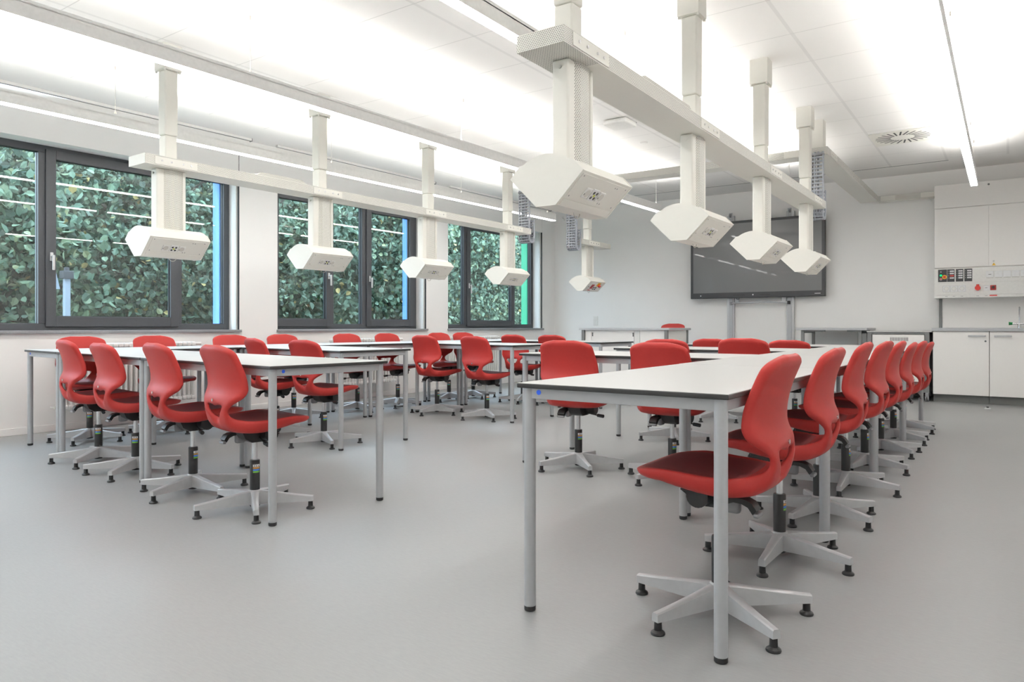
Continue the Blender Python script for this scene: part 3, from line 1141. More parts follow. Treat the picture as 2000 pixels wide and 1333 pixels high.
def chair_shell_mesh():
    P = np.array(PROF)
    # smooth resampling by arc length (Catmull-Rom)
    out = []
    n = len(P)
    for i in range(n - 1):
        p0, p1, p2, p3 = P[max(i - 1, 0)], P[i], P[i + 1], P[min(i + 2, n - 1)]
        for t in np.linspace(0, 1, 8, endpoint=False):
            out.append(0.5 * ((2 * p1) + (-p0 + p2) * t + (2 * p0 - 5 * p1 + 4 * p2 - p3) * t * t + (-p0 + 3 * p1 - 3 * p2 + p3) * t ** 3))
    out.append(P[-1])
    D = np.array(out)
    seg = np.sqrt(((D[1:, :2] - D[:-1, :2]) ** 2).sum(1))
    S = np.concatenate([[0], np.cumsum(seg)])
    smax = S[-1]

    def at(s):
        return [np.interp(s, S, D[:, k]) for k in range(4)]

    def nrm(s):
        e = 0.012
        a, c = at(max(0, s - e)), at(min(smax, s + e))
        ty, tz = c[0] - a[0], c[1] - a[1]
        l = math.hypot(ty, tz)
        return (tz / l, -ty / l)          # up on the seat, forward on the back

    def s_of(ty, tz):
        return S[np.argmin((D[:, 0] - ty) ** 2 + (D[:, 1] - tz) ** 2)]
    ss = np.linspace(0, smax, 120)
    right = [(at(s)[3], s) for s in ss]
    outline = right + [(-w, s) for w, s in right[::-1]]
    s_lo, s_hi = s_of(-0.183, 0.483), s_of(-0.206, 0.556)
    hh = s_hi - s_lo
    half = [(0.0, 0.92), (0.022, 0.975), (0.055, 1.0), (0.076, 0.965), (0.083, 0.87), (0.076, 0.71), (0.054, 0.42), (0.027, 0.14), (0.012, 0.025), (0.0, 0.0)]
    ring = [(x, s_lo + f * hh) for x, f in half] + [(-x, s_lo + f * hh) for x, f in half[-2:0:-1]]

    def dense(poly, step):
        r = []
        m = len(poly)
        for i in range(m):
            a, c = np.array(poly[i]), np.array(poly[(i + 1) % m])
            k = max(1, int(np.ceil(np.linalg.norm(c - a) / step)))
            for j in range(k):
                r.append(tuple(a + (c - a) * j / k))
        return r
    outline = dense(outline, 0.009)
    ring = dense(ring, 0.006)

    def inside(poly, pts):
        px, py = pts[:, 0], pts[:, 1]
        q = np.array(poly)
        c = np.zeros(len(pts), bool)
        j = len(q) - 1
        for i in range(len(q)):
            xi, yi, xj, yj = q[i, 0], q[i, 1], q[j, 0], q[j, 1]
            c ^= ((yi > py) != (yj > py)) & (px < (xj - xi) * (py - yi) / (yj - yi + 1e-12) + xi)
            j = i
        return c

    def dist(pts):
        best = np.full(len(pts), 9.0)
        for poly in (outline, ring):
            q = np.array(poly)
            a, c = q, np.roll(q, -1, 0)
            for i in range(len(q)):
                ab = c[i] - a[i]
                t = np.clip(((pts - a[i]) @ ab) / (ab @ ab + 1e-12), 0, 1)
                best = np.minimum(best, np.linalg.norm(pts - a[i] - t[:, None] * ab, axis=1))
        return best

    def offset(poly, d):
        q = np.array(poly)
        t = np.roll(q, -1, 0) - np.roll(q, 1, 0)
        t /= np.linalg.norm(t, axis=1)[:, None] + 1e-9
        return np.stack([q[:, 0] - t[:, 1] * d, q[:, 1] + t[:, 0] * d], 1)
    cand = []
    for poly in (outline, ring):
        for d in (0.0012, 0.004, 0.0085, 0.015):
            for sg in (1, -1):
                o_ = offset(poly, d * sg)
                ok = inside(outline, o_) & ~inside(ring, o_)
                dd = dist(o_)
                o_ = o_[ok & (dd > d * 0.9)]
                cand += [tuple(x) for x in (o_ if d < 0.008 else o_[::2])]
    gx, gs = np.meshgrid(np.arange(-0.24, 0.241, 0.016), np.arange(0, smax, 0.014))
    gx = gx + (np.arange(gx.shape[0]) % 2)[:, None] * 0.008
    g = np.stack([gx.ravel(), gs.ravel()], 1)
    ok = inside(outline, g) & ~inside(ring, g)
    g = g[ok]
    g = g[dist(g) > 0.020]
    pts = list(outline) + list(ring) + cand + [tuple(x) for x in g]
    no, nr = len(outline), len(ring)
    edges = [(i, (i + 1) % no) for i in range(no)] + [(no + i, no + (i + 1) % nr) for i in range(nr)]
    vo, eo, fo, _, _, _ = delaunay_2d_cdt([Vector(p) for p in pts], edges, [], 0, 1e-5)
    V = np.array([tuple(v) for v in vo])
    F = [f for f in fo]
    cen = np.array([V[list(f)].mean(0) for f in F])
    keep = inside(outline, cen) & ~inside(ring, cen)
    F = [tuple(f) for f, k in zip(F, keep) if k]
    dd = dist(V)
    s_seat = s_of(-0.140, 0.459)
    s_lum = s_of(-0.184, 0.640)

    def point(x, s, side, d):
        y, z, T, w = at(s)
        ny, nz = nrm(s)
        # crisp upper / front rim, full rounded under / rear side
        if side > 0:
            r, amp = 0.010, 0.26
        else:
            r, amp = min(0.034, 0.62 * T), 0.74
        k = min(d / r, 1.0)
        h = amp * T * math.sqrt(max(0.0, 1 - (1 - k) ** 2))
        u = x / 0.2
        # wrap: seat edges lifted a little, back edges brought forward
        if s < s_seat:
            c = 0.014 * u * u * min(1, s / 0.12)
        else:
            f = min(1, (s - s_seat) / (s_lum - s_seat))
            g_ = max(0.0, (s - s_lum) / (smax - s_lum))
            c = (0.014 * (1 - f) + 0.042 * f * (1 - 0.45 * g_)) * u * u
        h = h * side + c
        return (x, y + ny * h, z + nz * h)
    nv = len(V)
    bnd = dd < 1e-4
    F = [f for f in F if not all(bnd[i] for i in f)]
    idx2 = np.full(nv, -1)
    verts = [point(V[i, 0], V[i, 1], 1, dd[i]) for i in range(nv)]
    for i in range(nv):
        if bnd[i]:
            idx2[i] = i
        else:
            idx2[i] = len(verts)
            verts.append(point(V[i, 0], V[i, 1], -1, dd[i]))
    faces = [f for f in F] + [tuple(int(idx2[i]) for i in f[::-1]) for f in F]
    mb = MB()
    mb.add(verts, faces)
    # seat mat: same surface, inset, lifted by a hair
    s0, s1 = s_of(0.222, 0.466), s_of(-0.125, 0.455)
    pv, pf = [], []
    NS, NX = 26, 17
    for i in range(NS):
        s = s0 + (s1 - s0) * i / (NS - 1)
        w = at(s)[3] - 0.022
        e = min(1.0, (i + 0.6) / 4.0, (NS - 1 - i + 0.6) / 4.5)
        w = min(w, 0.19) * (0.80 + 0.20 * math.sqrt(max(0, 1 - (1 - e) ** 2)))
        for j in range(NX):
            x = -w + 2 * w * j / (NX - 1)
            lift = 0.0016 if 0 < j < NX - 1 and 0 < i < NS - 1 else -0.001
            q = point(x, s, 1, 1.0)
            ny, nz = nrm(s)
            pv.append((q[0], q[1] + ny * lift, q[2] + nz * lift))
    for i in range(NS - 1):
        for j in range(NX - 1):
            a = i * NX + j
            pf.append((a, a + 1, a + NX + 1, a + NX))
    pm = MB()
    pm.add(pv, pf)
    return mb, pm


def make_chair():
    root = empty('swivel_chair')
    sh, pd = chair_shell_mesh()
    shell = sh.build('seat_shell', M['red'], root, smooth=60)
    pd.build('seat_mat', M['pad'], shell, smooth=80)
    s = MB().cyl((0, -0.200, 0.577), (0, -0.2235, 0.578), 0.0075, 12)
    s.build('rivet', M['chrome'], shell)
    m = MB()
    m.prism([(-0.095, 0.418), (0.10, 0.424), (0.115, 0.395), (0.045, 0.350), (-0.04, 0.350), (-0.075, 0.372)], -0.052, 0.052, 'x')
    m.cyl((0.045, 0.035, 0.392), (0.112, 0.035, 0.392), 0.036, 20)
    m.cyl((-0.045, 0.035, 0.392), (-0.112, 0.035, 0.392), 0.036, 20)
    m.box(-0.11, 0.11, -0.02, 0.09, 0.405, 0.425, 0.006)
    mech = m.build('mechanism', M['cap'], root)
    m = MB().box(-0.062, -0.030, -0.085, -0.030, 0.340, 0.398, 0.012)
    m.build('side_cover', M['grey_plastic'], mech)
    l = MB()
    l.tube([(0.05, 0.0, 0.375), (0.10, -0.01, 0.363), (0.150, -0.02, 0.358)], 0.004, 8)
    lv = l.build('height_lever', M['cap'], root)
    l = MB().cyl((0.148, -0.0195, 0.358), (0.192, -0.027, 0.355), 0.011, 12)
    l.build('lever_grip', M['cap'], lv)
    l = MB()
    pts = [(-0.085, 0.390), (-0.110, 0.388), (-0.130, 0.379), (-0.145, 0.358)]
    poly = [(y, z + 0.008) for y, z in pts] + [(y + 0.012, z - 0.006) for y, z in pts[::-1]]
    l.prism([(-0.05, 0.40)] + poly + [(-0.05, 0.375)], -0.085, -0.035, 'x')
    tp = l.build('tilt_paddle', M['cap'], root)
    l = MB().box(-0.087, -0.033, -0.152, -0.134, 0.344, 0.357, 0.005)
    l.build('paddle_tip', M['grey_plastic'], tp)
    g = MB().cyl((0, 0, 0.10), (0, 0, 0.362), 0.0135, 20)
    g.build('gas_rod', M['chrome'], root)
    g = MB().lathe([(0.024, 0.018), (0.0248, 0.022), (0.0252, 0.252), (0.0235, 0.257), (0.012, 0.258)], 24)
    sl = g.build('gas_sleeve', M['cap'], root)
    # printed label wrapped on the sleeve
    st = MB()
    za = [0.236, 0.222, 0.212, 0.202, 0.192]
    for k in range(4):
        st.cur = k
        for j in range(8):
            a0, a1 = R(-95 + j * 10), R(-95 + (j + 1) * 10)
            r_ = 0.0257
            z0, z1 = za[k + 1] + 0.001, za[k] - 0.001
            st.add([(r_ * math.cos(a0), r_ * math.sin(a0), z0), (r_ * math.cos(a1), r_ * math.sin(a1), z0),
                    (r_ * math.cos(a1), r_ * math.sin(a1), z1), (r_ * math.cos(a0), r_ * math.sin(a0), z1)], [(0, 1, 2, 3)])
    st.cur = 4
    for a in (-80, -62, -40):
        a0, a1 = R(a), R(a + 9)
        r_ = 0.0259
        st.add([(r_ * math.cos(a0), r_ * math.sin(a0), 0.225), (r_ * math.cos(a1), r_ * math.sin(a1), 0.225),
                (r_ * math.cos(a1), r_ * math.sin(a1), 0.233), (r_ * math.cos(a0), r_ * math.sin(a0), 0.233)], [(0, 1, 2, 3)])
    st.build('size_label', [M['sticker_white'], M['sticker_orange'], M['sticker_blue'], M['sticker_green'], M['print']], sl, smooth=0)
    hb = MB().lathe([(0.030, 0.034), (0.037, 0.040), (0.036, 0.075), (0.031, 0.100), (0.0258, 0.104)], 24)
    hb.build('base_hub', M['alu'], root)
    for k in range(5):
        a = R(72 * k)
        m = Matrix.Rotation(a, 4, 'Z')
        # tapering arm
        sec = []
        for (r_, zt, zb, hw) in ((0.022, 0.099, 0.032, 0.024), (0.055, 0.096, 0.032, 0.020), (0.12, 0.088, 0.034, 0.017), (0.20, 0.078, 0.037, 0.0150), (0.275, 0.070, 0.040, 0.0135), (0.298, 0.068, 0.041, 0.013)):
            sec.append([(r_, -hw, zb), (r_, -hw * 0.92, zt - 0.004), (r_, -hw * 0.6, zt), (r_, hw * 0.6, zt), (r_, hw * 0.92, zt - 0.004), (r_, hw, zb)])
        n = 6
        vs = [m @ Vector(p) for s_ in sec for p in s_]
        fs = []
        for i in range(len(sec) - 1):
            for j in range(n):
                j2 = (j + 1) % n
                fs.append((i * n + j, i * n + j2, (i + 1) * n + j2, (i + 1) * n + j))
        fs.append(tuple(range(n))[::-1])
        fs.append(tuple((len(sec) - 1) * n + j for j in range(n)))
        ar = MB()
        ar.add(vs, fs)
        ao = ar.build('base_arm', M['alu'], root, smooth=40)
        gl = MB().lathe([(0.021, 0.0), (0.0225, 0.003), (0.021, 0.008), (0.0125, 0.014), (0.0115, 0.043)], 18, m @ Vector((0.284, 0, 0)))
        gl.build('glide', M['cap'], ao)
    return root


chair0 = make_chair()
index_children(chair0)
UPPER = {'seat_shell', 'mechanism', 'height_lever', 'tilt_paddle', 'gas_rod'}


def clear_base(x, y, base):
    """Turn the five-armed base as little as needed so that no arm runs into a table leg."""
    def gap(deg):
        best = 9.0
        for lx, ly in LEGS:
            dx, dy = lx - x, ly - y
            if math.hypot(dx, dy) > 0.40:
                continue
            for k in range(5):
                a = R(deg + 72 * k)
                t = min(0.298, max(0.0, dx * math.cos(a) + dy * math.sin(a)))
                best = min(best, math.hypot(dx - t * math.cos(a), dy - t * math.sin(a)))
        return best
    for k in range(0, 37):
        for sg in (1, -1):
            if gap(base + sg * k) > 0.046:
                return base + sg * k
    return base


def place_chair(x, y, face, base, label, group, dz=0.0):
    """face: direction the sitter looks at (deg, 90 = +y); base: angle of one base arm in the room."""
    o = copy_tree(chair0)
    o.location = (x, y, 0)
    o.rotation_euler.z = R(face - 90)
    ch = [c for c in bpy.data.objects if c.parent is o]
    base = clear_base(x, y, base)
    for c in ch:
        st = c.name.split('.')[0]
        if st in UPPER:
            c.location.z = dz
        elif st in ('base_arm', 'base_hub', 'gas_sleeve'):
            c.rotation_euler.z = R(base) - R(face - 90)
            if st == 'gas_sleeve' and dz < -0.03:
                pass
    tag(o, label, 'chair', group)
    return o


ORD = ['nearest the camera', 'second', 'third', 'fourth', 'fifth', 'sixth', 'seventh', 'last']
RC = [(-0.784, 2.32, 33, 0.010, 0), (-0.776, 3.04, 56, 0.012, 1), (-0.78, 3.79, 42, 0.020, 2), (-0.782, 4.53, 64, 0.012, -2), (-0.79, 5.25, 47, 0.0, 1),
      (-0.79, 5.96, 33, -0.022, 2), (-0.785, 6.64, 38, -0.024, -1), (-0.79, 7.36, 39, -0.045, 0)]
labs = ['red swivel chair closest to the camera, at the front of the right-hand line',
        'red swivel chair second from the front in the right-hand line',
        'red swivel chair third from the front in the right-hand line',
        'red swivel chair fourth from the front in the right-hand line',
        'red swivel chair fifth from the front in the right-hand line',
        'red swivel chair sixth from the front in the right-hand line',
        'red swivel chair seventh, last but one in the right-hand line',
        'red swivel chair farthest along the right-hand line, before the wheeled cabinet']
for (x, y, th, dz, j), lab in zip(RC, labs):
    place_chair(x, y, 180 + j, th, lab, 'chairs along the right table row', dz)
for x, y, th, j, dz, lab in [(-2.36, 4.16, 26, 4, 0.004, 'red swivel chair at the first right wing, the left one, seen above the front table'),
                             (-1.70, 4.16, 33, -3, 0.0, 'red swivel chair at the first right wing, the one beside the table row'),
                             (-2.30, 5.65, 10, 3, -0.01, 'red swivel chair at the middle right wing, mostly hidden behind another chair'),
                             (-1.67, 5.65, 20, 2, 0.004, 'red swivel chair at the middle right wing, the one beside the table row'),
                             (-2.42, 7.09, 40, 2, -0.03, 'red swivel chair at the far right wing, the left one under the display'),
                             (-1.67, 7.09, 5, -2, -0.035, 'red swivel chair at the far right wing, the one beside the table row')]:
    place_chair(x, y, 90 + j, th, lab, 'chairs at the right wing tables', dz)
for x, y, th, j, dz, lab in [(-3.20, 2.262, 38, -9, 0.004, 'red swivel chair at the right end of the front left row, seen from behind'),
                             (-3.83, 2.30, 70, -9, 0.004, 'red swivel chair second from the right in the front left row'),
                             (-4.64, 2.39, 17, -6, -0.009, 'red swivel chair third from the right in the front left row'),
                             (-5.24, 2.44, 20, -8, 0.004, 'red swivel chair at the left end of the front left row, over a table leg')]:
    place_chair(x, y, 90 + j, th, lab, 'chairs along the front left row', dz)
x2, y2 = lp(-2.50, 1.565)
for x, y, th, j, dz, lab in [(-4.515, 3.83, 44, -2, -0.012, 'red swivel chair at the second left row, the one on the right'),
                             (x2, y2, 30, -12, -0.005, 'red swivel chair at the second left row, the one on the left'),
                             (-4.38, 5.83, 32, -6, -0.006, 'red swivel chair at the third left row, the one on the right'),
                             (-5.085, 5.87, 60, -5, -0.002, 'red swivel chair at the third left row, the one on the left'),
                             (-4.42, 7.34, 12, 0, -0.01, 'red swivel chair at the fourth left row, the one on the right'),
                             (-4.965, 7.35, 4, -5, -0.01, 'red swivel chair at the fourth left row, the one on the left')]:
    place_chair(x, y, 90 + j, th, lab, 'chairs at the left wing tables', dz)
wl_ = ['red swivel chair by the windows closest to the camera, facing the room',
       'red swivel chair second along the window side, below the wide left window',
       'red swivel chair third along the window side, left of the wall pier',
       'red swivel chair fourth along the window side, below the middle window',
       'red swivel chair fifth along the window side, before the middle radiator',
       'red swivel chair sixth along the window side, at the right end of the middle radiator',
       'red swivel chair seventh along the window side, nearly hidden behind the third row',
       'red swivel chair last along the window side, near the far radiator']
for k, q_ in enumerate((0.43, 1.04, 1.77, 2.35, 3.16, 3.75, 4.60, 5.05)):
    x, y = lp(-3.455, q_)
    place_chair(x, y, -5.3 + (0, 4, 2, 5, 2, 3, 0, -2)[k], (24, 10, 50, 33, 61, 20, 0, 44)[k], wl_[k], 'chairs along the window side', 0.008)
place_chair(-4.20, 10.12, 270, 20, 'red swivel chair behind the teacher desk, only its top showing', None, 0.13)
for c in [c for c in bpy.data.objects if c.parent is chair0]:
    for g_ in [x for x in bpy.data.objects if x.parent is c]:
        bpy.data.objects.remove(g_)
    bpy.data.objects.remove(c)
bpy.data.objects.remove(chair0)

# ------------------------------------------------------------------ teacher desk
r_ = empty('teacher_desk', (-4.35, 9.27, 0))
DX, DY, DZ = 0.68, 0.395, 0.918
b = MB().box(-DX, DX, -DY, DY, DZ - 0.030, DZ, 0.003)
b.build('worktop', M['worktop'], r_)
for x in (-DX + 0.06, DX - 0.05):
    for y in (-DY + 0.03, DY - 0.05):
        b = MB().box(x - 0.022, x + 0.022, y - 0.022, y + 0.022, 0, DZ - 0.03, 0.003)
        b.build('leg', M['darkgrey'], r_)
for x0, x1, m in ((-0.595, -0.50, 'cab'), (-0.49, 0.16, 'cab'), (0.17, 0.245, 'white_plastic'), (0.25, 0.60, 'cab')):
    b = MB().box(x0, x1, -DY + 0.035, -DY + 0.053, 0.12, DZ - 0.032, 0.002)
    b.build('front_panel', M[m], r_)
b = MB().box(DX - 0.055, DX - 0.038, -DY + 0.055, DY - 0.075, 0.12, DZ - 0.032, 0.002)
b.build('side_panel', M['cab'], r_)
for x in (-0.475, 0.15):
    b = MB().cyl((x, -DY + 0.035, 0.845), (x, -DY + 0.028, 0.845), 0.010, 12)
    b.box(x - 0.008, x + 0.008, -DY + 0.028, -DY + 0.035, 0.80, 0.84, 0.002)
    b.build('lock', M['print'], r_)
tag(r_, 'white teacher desk with a pale grey top in front of the end wall', 'desk')

# ------------------------------------------------------------------ display on its lifting stand
r_ = empty('display_stand', (-3.11, YB, 0))
for x in (-0.445, 0.445):
    b = MB().box(x - 0.055, x + 0.055, -0.055, -0.004, 0.0, 2.66, 0.004)
    co = b.build('column', M['alu'], r_)
    b = MB().box(x - (0.02 if x < 0 else 0.034), x + (0.034 if x < 0 else 0.02), -0.068, -0.055, 0.0, 2.70, 0.003)
    b.build('slide', M['metal'], co)
    b = MB()
    b.cyl((x - 0.014, -0.068, 2.66), (x + 0.014, -0.068, 2.66), 0.03, 16)
    b.build('pulley', M['grey_plastic'], co)
b = MB()
b.tube([(-0.42, -0.075, 1.295), (-0.35, -0.10, 1.30), (-0.2, -0.115, 1.303), (0.0, -0.12, 1.304), (0.2, -0.115, 1.303), (0.35, -0.10, 1.30), (0.42, -0.075, 1.295)], 0.014, 10)
b.build('handle_bar', M['metal'], r_)
for x in (-0.43, 0.43):
    b = MB().box(x - 0.018, x + 0.018, -0.095, -0.06, 1.27, 1.32, 0.004)
    b.build('bar_clamp', M['grey_plastic'] if x < 0 else M['cap'], r_)
for x in (-0.34, 0.36):
    b = MB().box(x - 0.03, x + 0.03, -0.085, -0.06, 1.30, 2.5, 0.003)
    b.build('carriage', M['metal'], r_)
tag(r_, 'aluminium lifting stand with two wall columns carrying the display', 'display stand')

r_ = empty('interactive_display', (-3.16, YB - 0.09, 1.375))
b = MB().box(-1.0, 1.0, -0.075, 0.0, 0.0, 1.185, 0.008)
b.build('housing', M['bezel'], r_)
b = MB().box(-0.955, 0.955, -0.0765, -0.0745, 0.085, 1.145)
b.build('screen', M['screen'], r_, smooth=0)
b = MB().cyl((-0.02, -0.0755, 0.045), (-0.02, -0.079, 0.045), 0.010, 14)
b.build('power_button', M['handle'], r_)
b = MB()
b.box(-0.32, -0.14, -0.0765, -0.0745, 0.035, 0.052)
b.box(0.08, 0.24, -0.0765, -0.0745, 0.035, 0.052)
b.build('port_strip', M['black'], r_, smooth=0)
b = MB()
for k in range(9):
    b.box(0.86 + k * 0.009, 0.866 + k * 0.009, -0.0766, -0.0746, 0.038, 0.047)
b.box(-0.84, -0.825, -0.0766, -0.0746, 0.035, 0.05)
b.build('badge', M['handle'], r_, smooth=0)
b = MB()
b.tube([(-0.26 + 0.025 * math.cos(R(180 + 20 * i)), -0.04, 0.002 + 0.025 * math.sin(R(180 + 20 * i))) for i in range(10)], 0.004, 6)
b.build('cable_loop', M['cap'], r_)
tag(r_, 'large dark interactive display with a black bezel on the end wall', 'display')

# ------------------------------------------------------------------ side table and wheeled cabinet
r_ = empty('side_table', (-1.97, 10.68, 0))
b = MB().box(-0.445, 0.445, -0.38, 0.38, 0.888, 0.918, 0.003)
b.build('tabletop', M['worktop'], r_)
for x in (-0.36, 0.36):
    for y in (-0.34, 0.32):
        b = MB().box(x - 0.02, x + 0.02, y - 0.02, y + 0.02, 0.0, 0.888, 0.003)
        b.build('leg', M['darkgrey'], r_)
b = MB()
for x in (-0.36, 0.36):
    b.box(x - 0.02, x + 0.02, -0.34, 0.32, 0.848, 0.888, 0.002)
b.box(-0.36, -0.07, -0.36, -0.325, 0.868, 0.888, 0.002)
b.box(0.20, 0.36, -0.36, -0.325, 0.868, 0.888, 0.002)
b.build('frame', M['darkgrey'], r_)
tag(r_, 'narrow grey side table with dark legs below the display', 'side table')

r_ = empty('wheeled_cabinet', (-1.155, 10.62, 0))
b = MB().box(-0.365, 0.365, -0.36, 0.36, 0.868, 0.880, 0.002)
b.build('tabletop', M['top'], r_)
b = MB()
for x in (-0.335, 0.315):
    for y in (-0.335, 0.335):
        b.box(x - 0.025, x + 0.025, y - 0.02, y + 0.02, 0.11, 0.868, 0.003)
b.box(-0.36, 0.34, -0.35, -0.32, 0.84, 0.868, 0.002)
b.box(-0.36, 0.34, 0.32, 0.35, 0.84, 0.868, 0.002)
b.box(-0.36, 0.34, -0.35, 0.35, 0.11, 0.14, 0.002)
b.build('frame', M['darkgrey'], r_)
b = MB().box(-0.30, 0.285, -0.345, 0.33, 0.24, 0.835, 0.003)
bo = b.build('body', M['cab'], r_)
b = MB()
for k in range(12):
    x = -0.095 + k * 0.0175
    b.box(x, x + 0.009, -0.3465, -0.3445, 0.755, 0.80)
b.build('vent_grille', M['darkgrey'], bo, smooth=0)
b = MB().box(-0.30, 0.285, -0.33, 0.33, 0.14, 0.24, 0.002)
b.build('lower_box', M['plinth'], r_)
for x in (-0.335, 0.315):
    for y in (-0.335, 0.335):
        b = MB()
        for dx in (-0.018, 0.006):
            b.cyl((x + dx, y, 0.038), (x + dx + 0.012, y, 0.038), 0.038, 18)
        b.box(x - 0.02, x + 0.02, y - 0.025, y + 0.025, 0.05, 0.112, 0.008)
        b.build('castor', M['grey_plastic'], r_)
tag(r_, 'white cabinet on castors with a small vent grille, between side table and sink unit', 'wheeled cabinet')

# ------------------------------------------------------------------ sink unit and wall cabinets
CX0, YF = -0.78, 10.30
r_ = empty('worktop', (CX0, YF, 0.883))
b = MB().box(-0.012, XR - CX0 - 0.005, -0.015, YB - YF - 0.006, 0.0, 0.038, 0.003)
b.build('slab', M['worktop'], r_)
tag(r_, 'long pale grey worktop of the sink unit', 'worktop')
DW = 0.585
for k in range(3):
    x0 = CX0 + k * (DW + 0.004)
    r_ = empty('base_cabinet', (x0, YF, 0))
    b = MB().box(0.0, DW, 0.02, YB - YF - 0.006, 0.10, 0.882, 0.001)
    b.build('carcass', M['cab'], r_)
    b = MB().box(0.001, DW - 0.001, 0.0, 0.019, 0.100, 0.868, 0.002)
    do = b.build('door', M['cab'], r_)
    hx0, hx1 = ((0.375, 0.545) if k % 2 == 0 else (0.05, 0.215))
    b = MB()
    b.tube([(hx0, 0.0, 0.825), (hx0, -0.03, 0.825), (hx1, -0.03, 0.825), (hx1, 0.0, 0.825)], 0.006, 8)
    b.box(hx0 - 0.004, hx1 + 0.004, -0.036, -0.024, 0.815, 0.835, 0.004)
    b.build('handle', M['worktop'], do)
    if k == 0:
        b = MB().cyl((0.548, 0.0, 0.762), (0.548, -0.005, 0.762), 0.011, 14)
        b.build('lock', M['darkgrey'], do)
    b = MB().box(0.0, DW, 0.09, 0.11, 0.0, 0.10, 0.001)
    b.build('plinth', M['plinth'], r_)
    tag(r_, ['white base cabinet under the grey worktop with a keyhole in its door',
             'white base cabinet under the grey worktop to the right of the keyhole door',
             'white base cabinet under the grey worktop against the side wall'][k], 'base cabinet', 'base cabinets of the sink unit')

r_ = empty('backsplash', (CX0, YB - 0.10, 0.921))
b = MB().box(0.06, XR - CX0 - 0.005, 0.0, 0.02, 0.0, 0.385, 0.001)
b.build('panel', M['cab'], r_)
b = MB().box(0.018, 0.052, -0.01, 0.03, 0.0, 0.385, 0.002)
b.build('post', M['darkgrey'], r_)
tag(r_, 'white splashback with a grey post behind the tap', 'splashback')

YU = 10.75
r_ = empty('wall_cabinet', (-0.797, YU, 1.30))
WD = XR - (-0.797) - 0.005
b = MB().box(0.0, WD, 0.02, YB - YU - 0.004, 0.39, 1.467, 0.002)
b.build('carcass', M['cab'], r_)
b = MB().box(0.0, WD, 0.0, 0.02, 1.167, 1.467, 0.002)
fo = b.build('fascia', M['cab'], r_)
b = MB().cyl((0.588, 0.0, 1.425), (0.588, -0.006, 1.425), 0.012, 14)
b.build('lock', M['darkgrey'], fo)
for k in range(3):
    x0, x1 = (0.004, 0.590, 1.182, WD)[k], (0.588, 1.180, WD - 0.002)[k]
    b = MB().box(x0, x1, 0.0, 0.019, 0.398, 1.160, 0.002)
    do = b.build('door', M['cab'], r_)
    if k == 1:
        b = MB().prism([(0.622, 0.405), (0.662, 0.405), (0.642, 0.440)], -0.001, 0.0, 'y')
        s = b.build('warning_triangle', M['signal_yellow'], do, smooth=0)
        tag(s, 'yellow warning triangle sticker')
        b = MB()
        b.prism([(0.6425, 0.432), (0.638, 0.420), (0.642, 0.420), (0.640, 0.409), (0.646, 0.423), (0.642, 0.423)], -0.0015, -0.001, 'y')
        b.build('bolt_mark', M['print'], s, smooth=0)
        b = MB().cyl((0.640, 0.0, 0.458), (0.640, -0.006, 0.458), 0.011, 14)
        b.build('lock', M['handle'], do)
tag(r_, 'tall white wall cabinet with flush doors above the sink unit', 'wall cabinet')

r_ = empty('control_panel', (-0.797, YU, 1.30))
b = MB().box(0.0, WD, 0.006, YB - YU - 0.004, 0.005, 0.388, 0.002)
b.build('carcass', M['white_plastic'], r_)
b = MB()
b.box(0.035, WD, 0.0, 0.006, 0.205, 0.380, 0.001)
b.box(0.035, WD, 0.0, 0.006, 0.045, 0.200, 0.001)
b.box(0.035, WD, 0.0, 0.006, 0.010, 0.040, 0.001)
b.build('front_plate', M['white_plastic'], r_)


def panel_disc(b_, x, z, r0, y0=0.0, y1=-0.004, seg=18):
    b_.cyl((x, y0, z), (x, y1, z), r0, seg)


b = MB()
for x0, x1 in ((0.042, 0.140), (0.143, 0.225), (0.237, 0.320), (0.330, 0.415)):
    b.box(x0, x1, -0.002, 0.0, 0.215, 0.375, 0.001)
sp_ = b.build('switch_panel', M['bezel'], r_)
b = MB()
panel_disc(b, 0.074, 0.300, 0.014)
tag(b.build('green_lamp', M['led_green'], sp_), 'lit green button')
b = MB()
panel_disc(b, 0.074, 0.252, 0.014)
b.build('button_ring', M['sticker_white'], sp_)
b = MB()
panel_disc(b, 0.074, 0.252, 0.010, -0.004, -0.008)
b.build('red_button', M['signal_red'], sp_)
b = MB()
panel_disc(b, 0.074, 0.345, 0.007)
b.build('key_switch', M['handle'], sp_)
b = MB()
panel_disc(b, 0.114, 0.278, 0.027)
b.build('emergency_ring', M['signal_yellow'], sp_)
b = MB()
panel_disc(b, 0.114, 0.278, 0.016, -0.004, -0.022)
b.build('emergency_button', M['signal_red'], sp_)
for ci, x0 in enumerate((0.172, 0.266, 0.361)):
    for k in range(4):
        z = 0.341 - k * 0.029
        b = MB().box(x0, x0 + 0.045, -0.0035, -0.002, z, z + 0.018)
        lo = b.build('label_field', M['signal_red'] if (ci == 0 and k == 2) else M['sticker_white'], sp_, smooth=0)
        b = MB()
        for j in range(5):
            b.box(x0 + 0.007 + j * 0.006, x0 + 0.0115 + j * 0.006, -0.0038, -0.0034, z + 0.007, z + 0.011)
        b.build('print', M['grey_plastic'], lo, smooth=0)
        b = MB().box(x0 - 0.021, x0 - 0.011, -0.0045, -0.002, z + 0.004, z + 0.014)
        b.build('push_button', M['grey_plastic'], sp_, smooth=0)
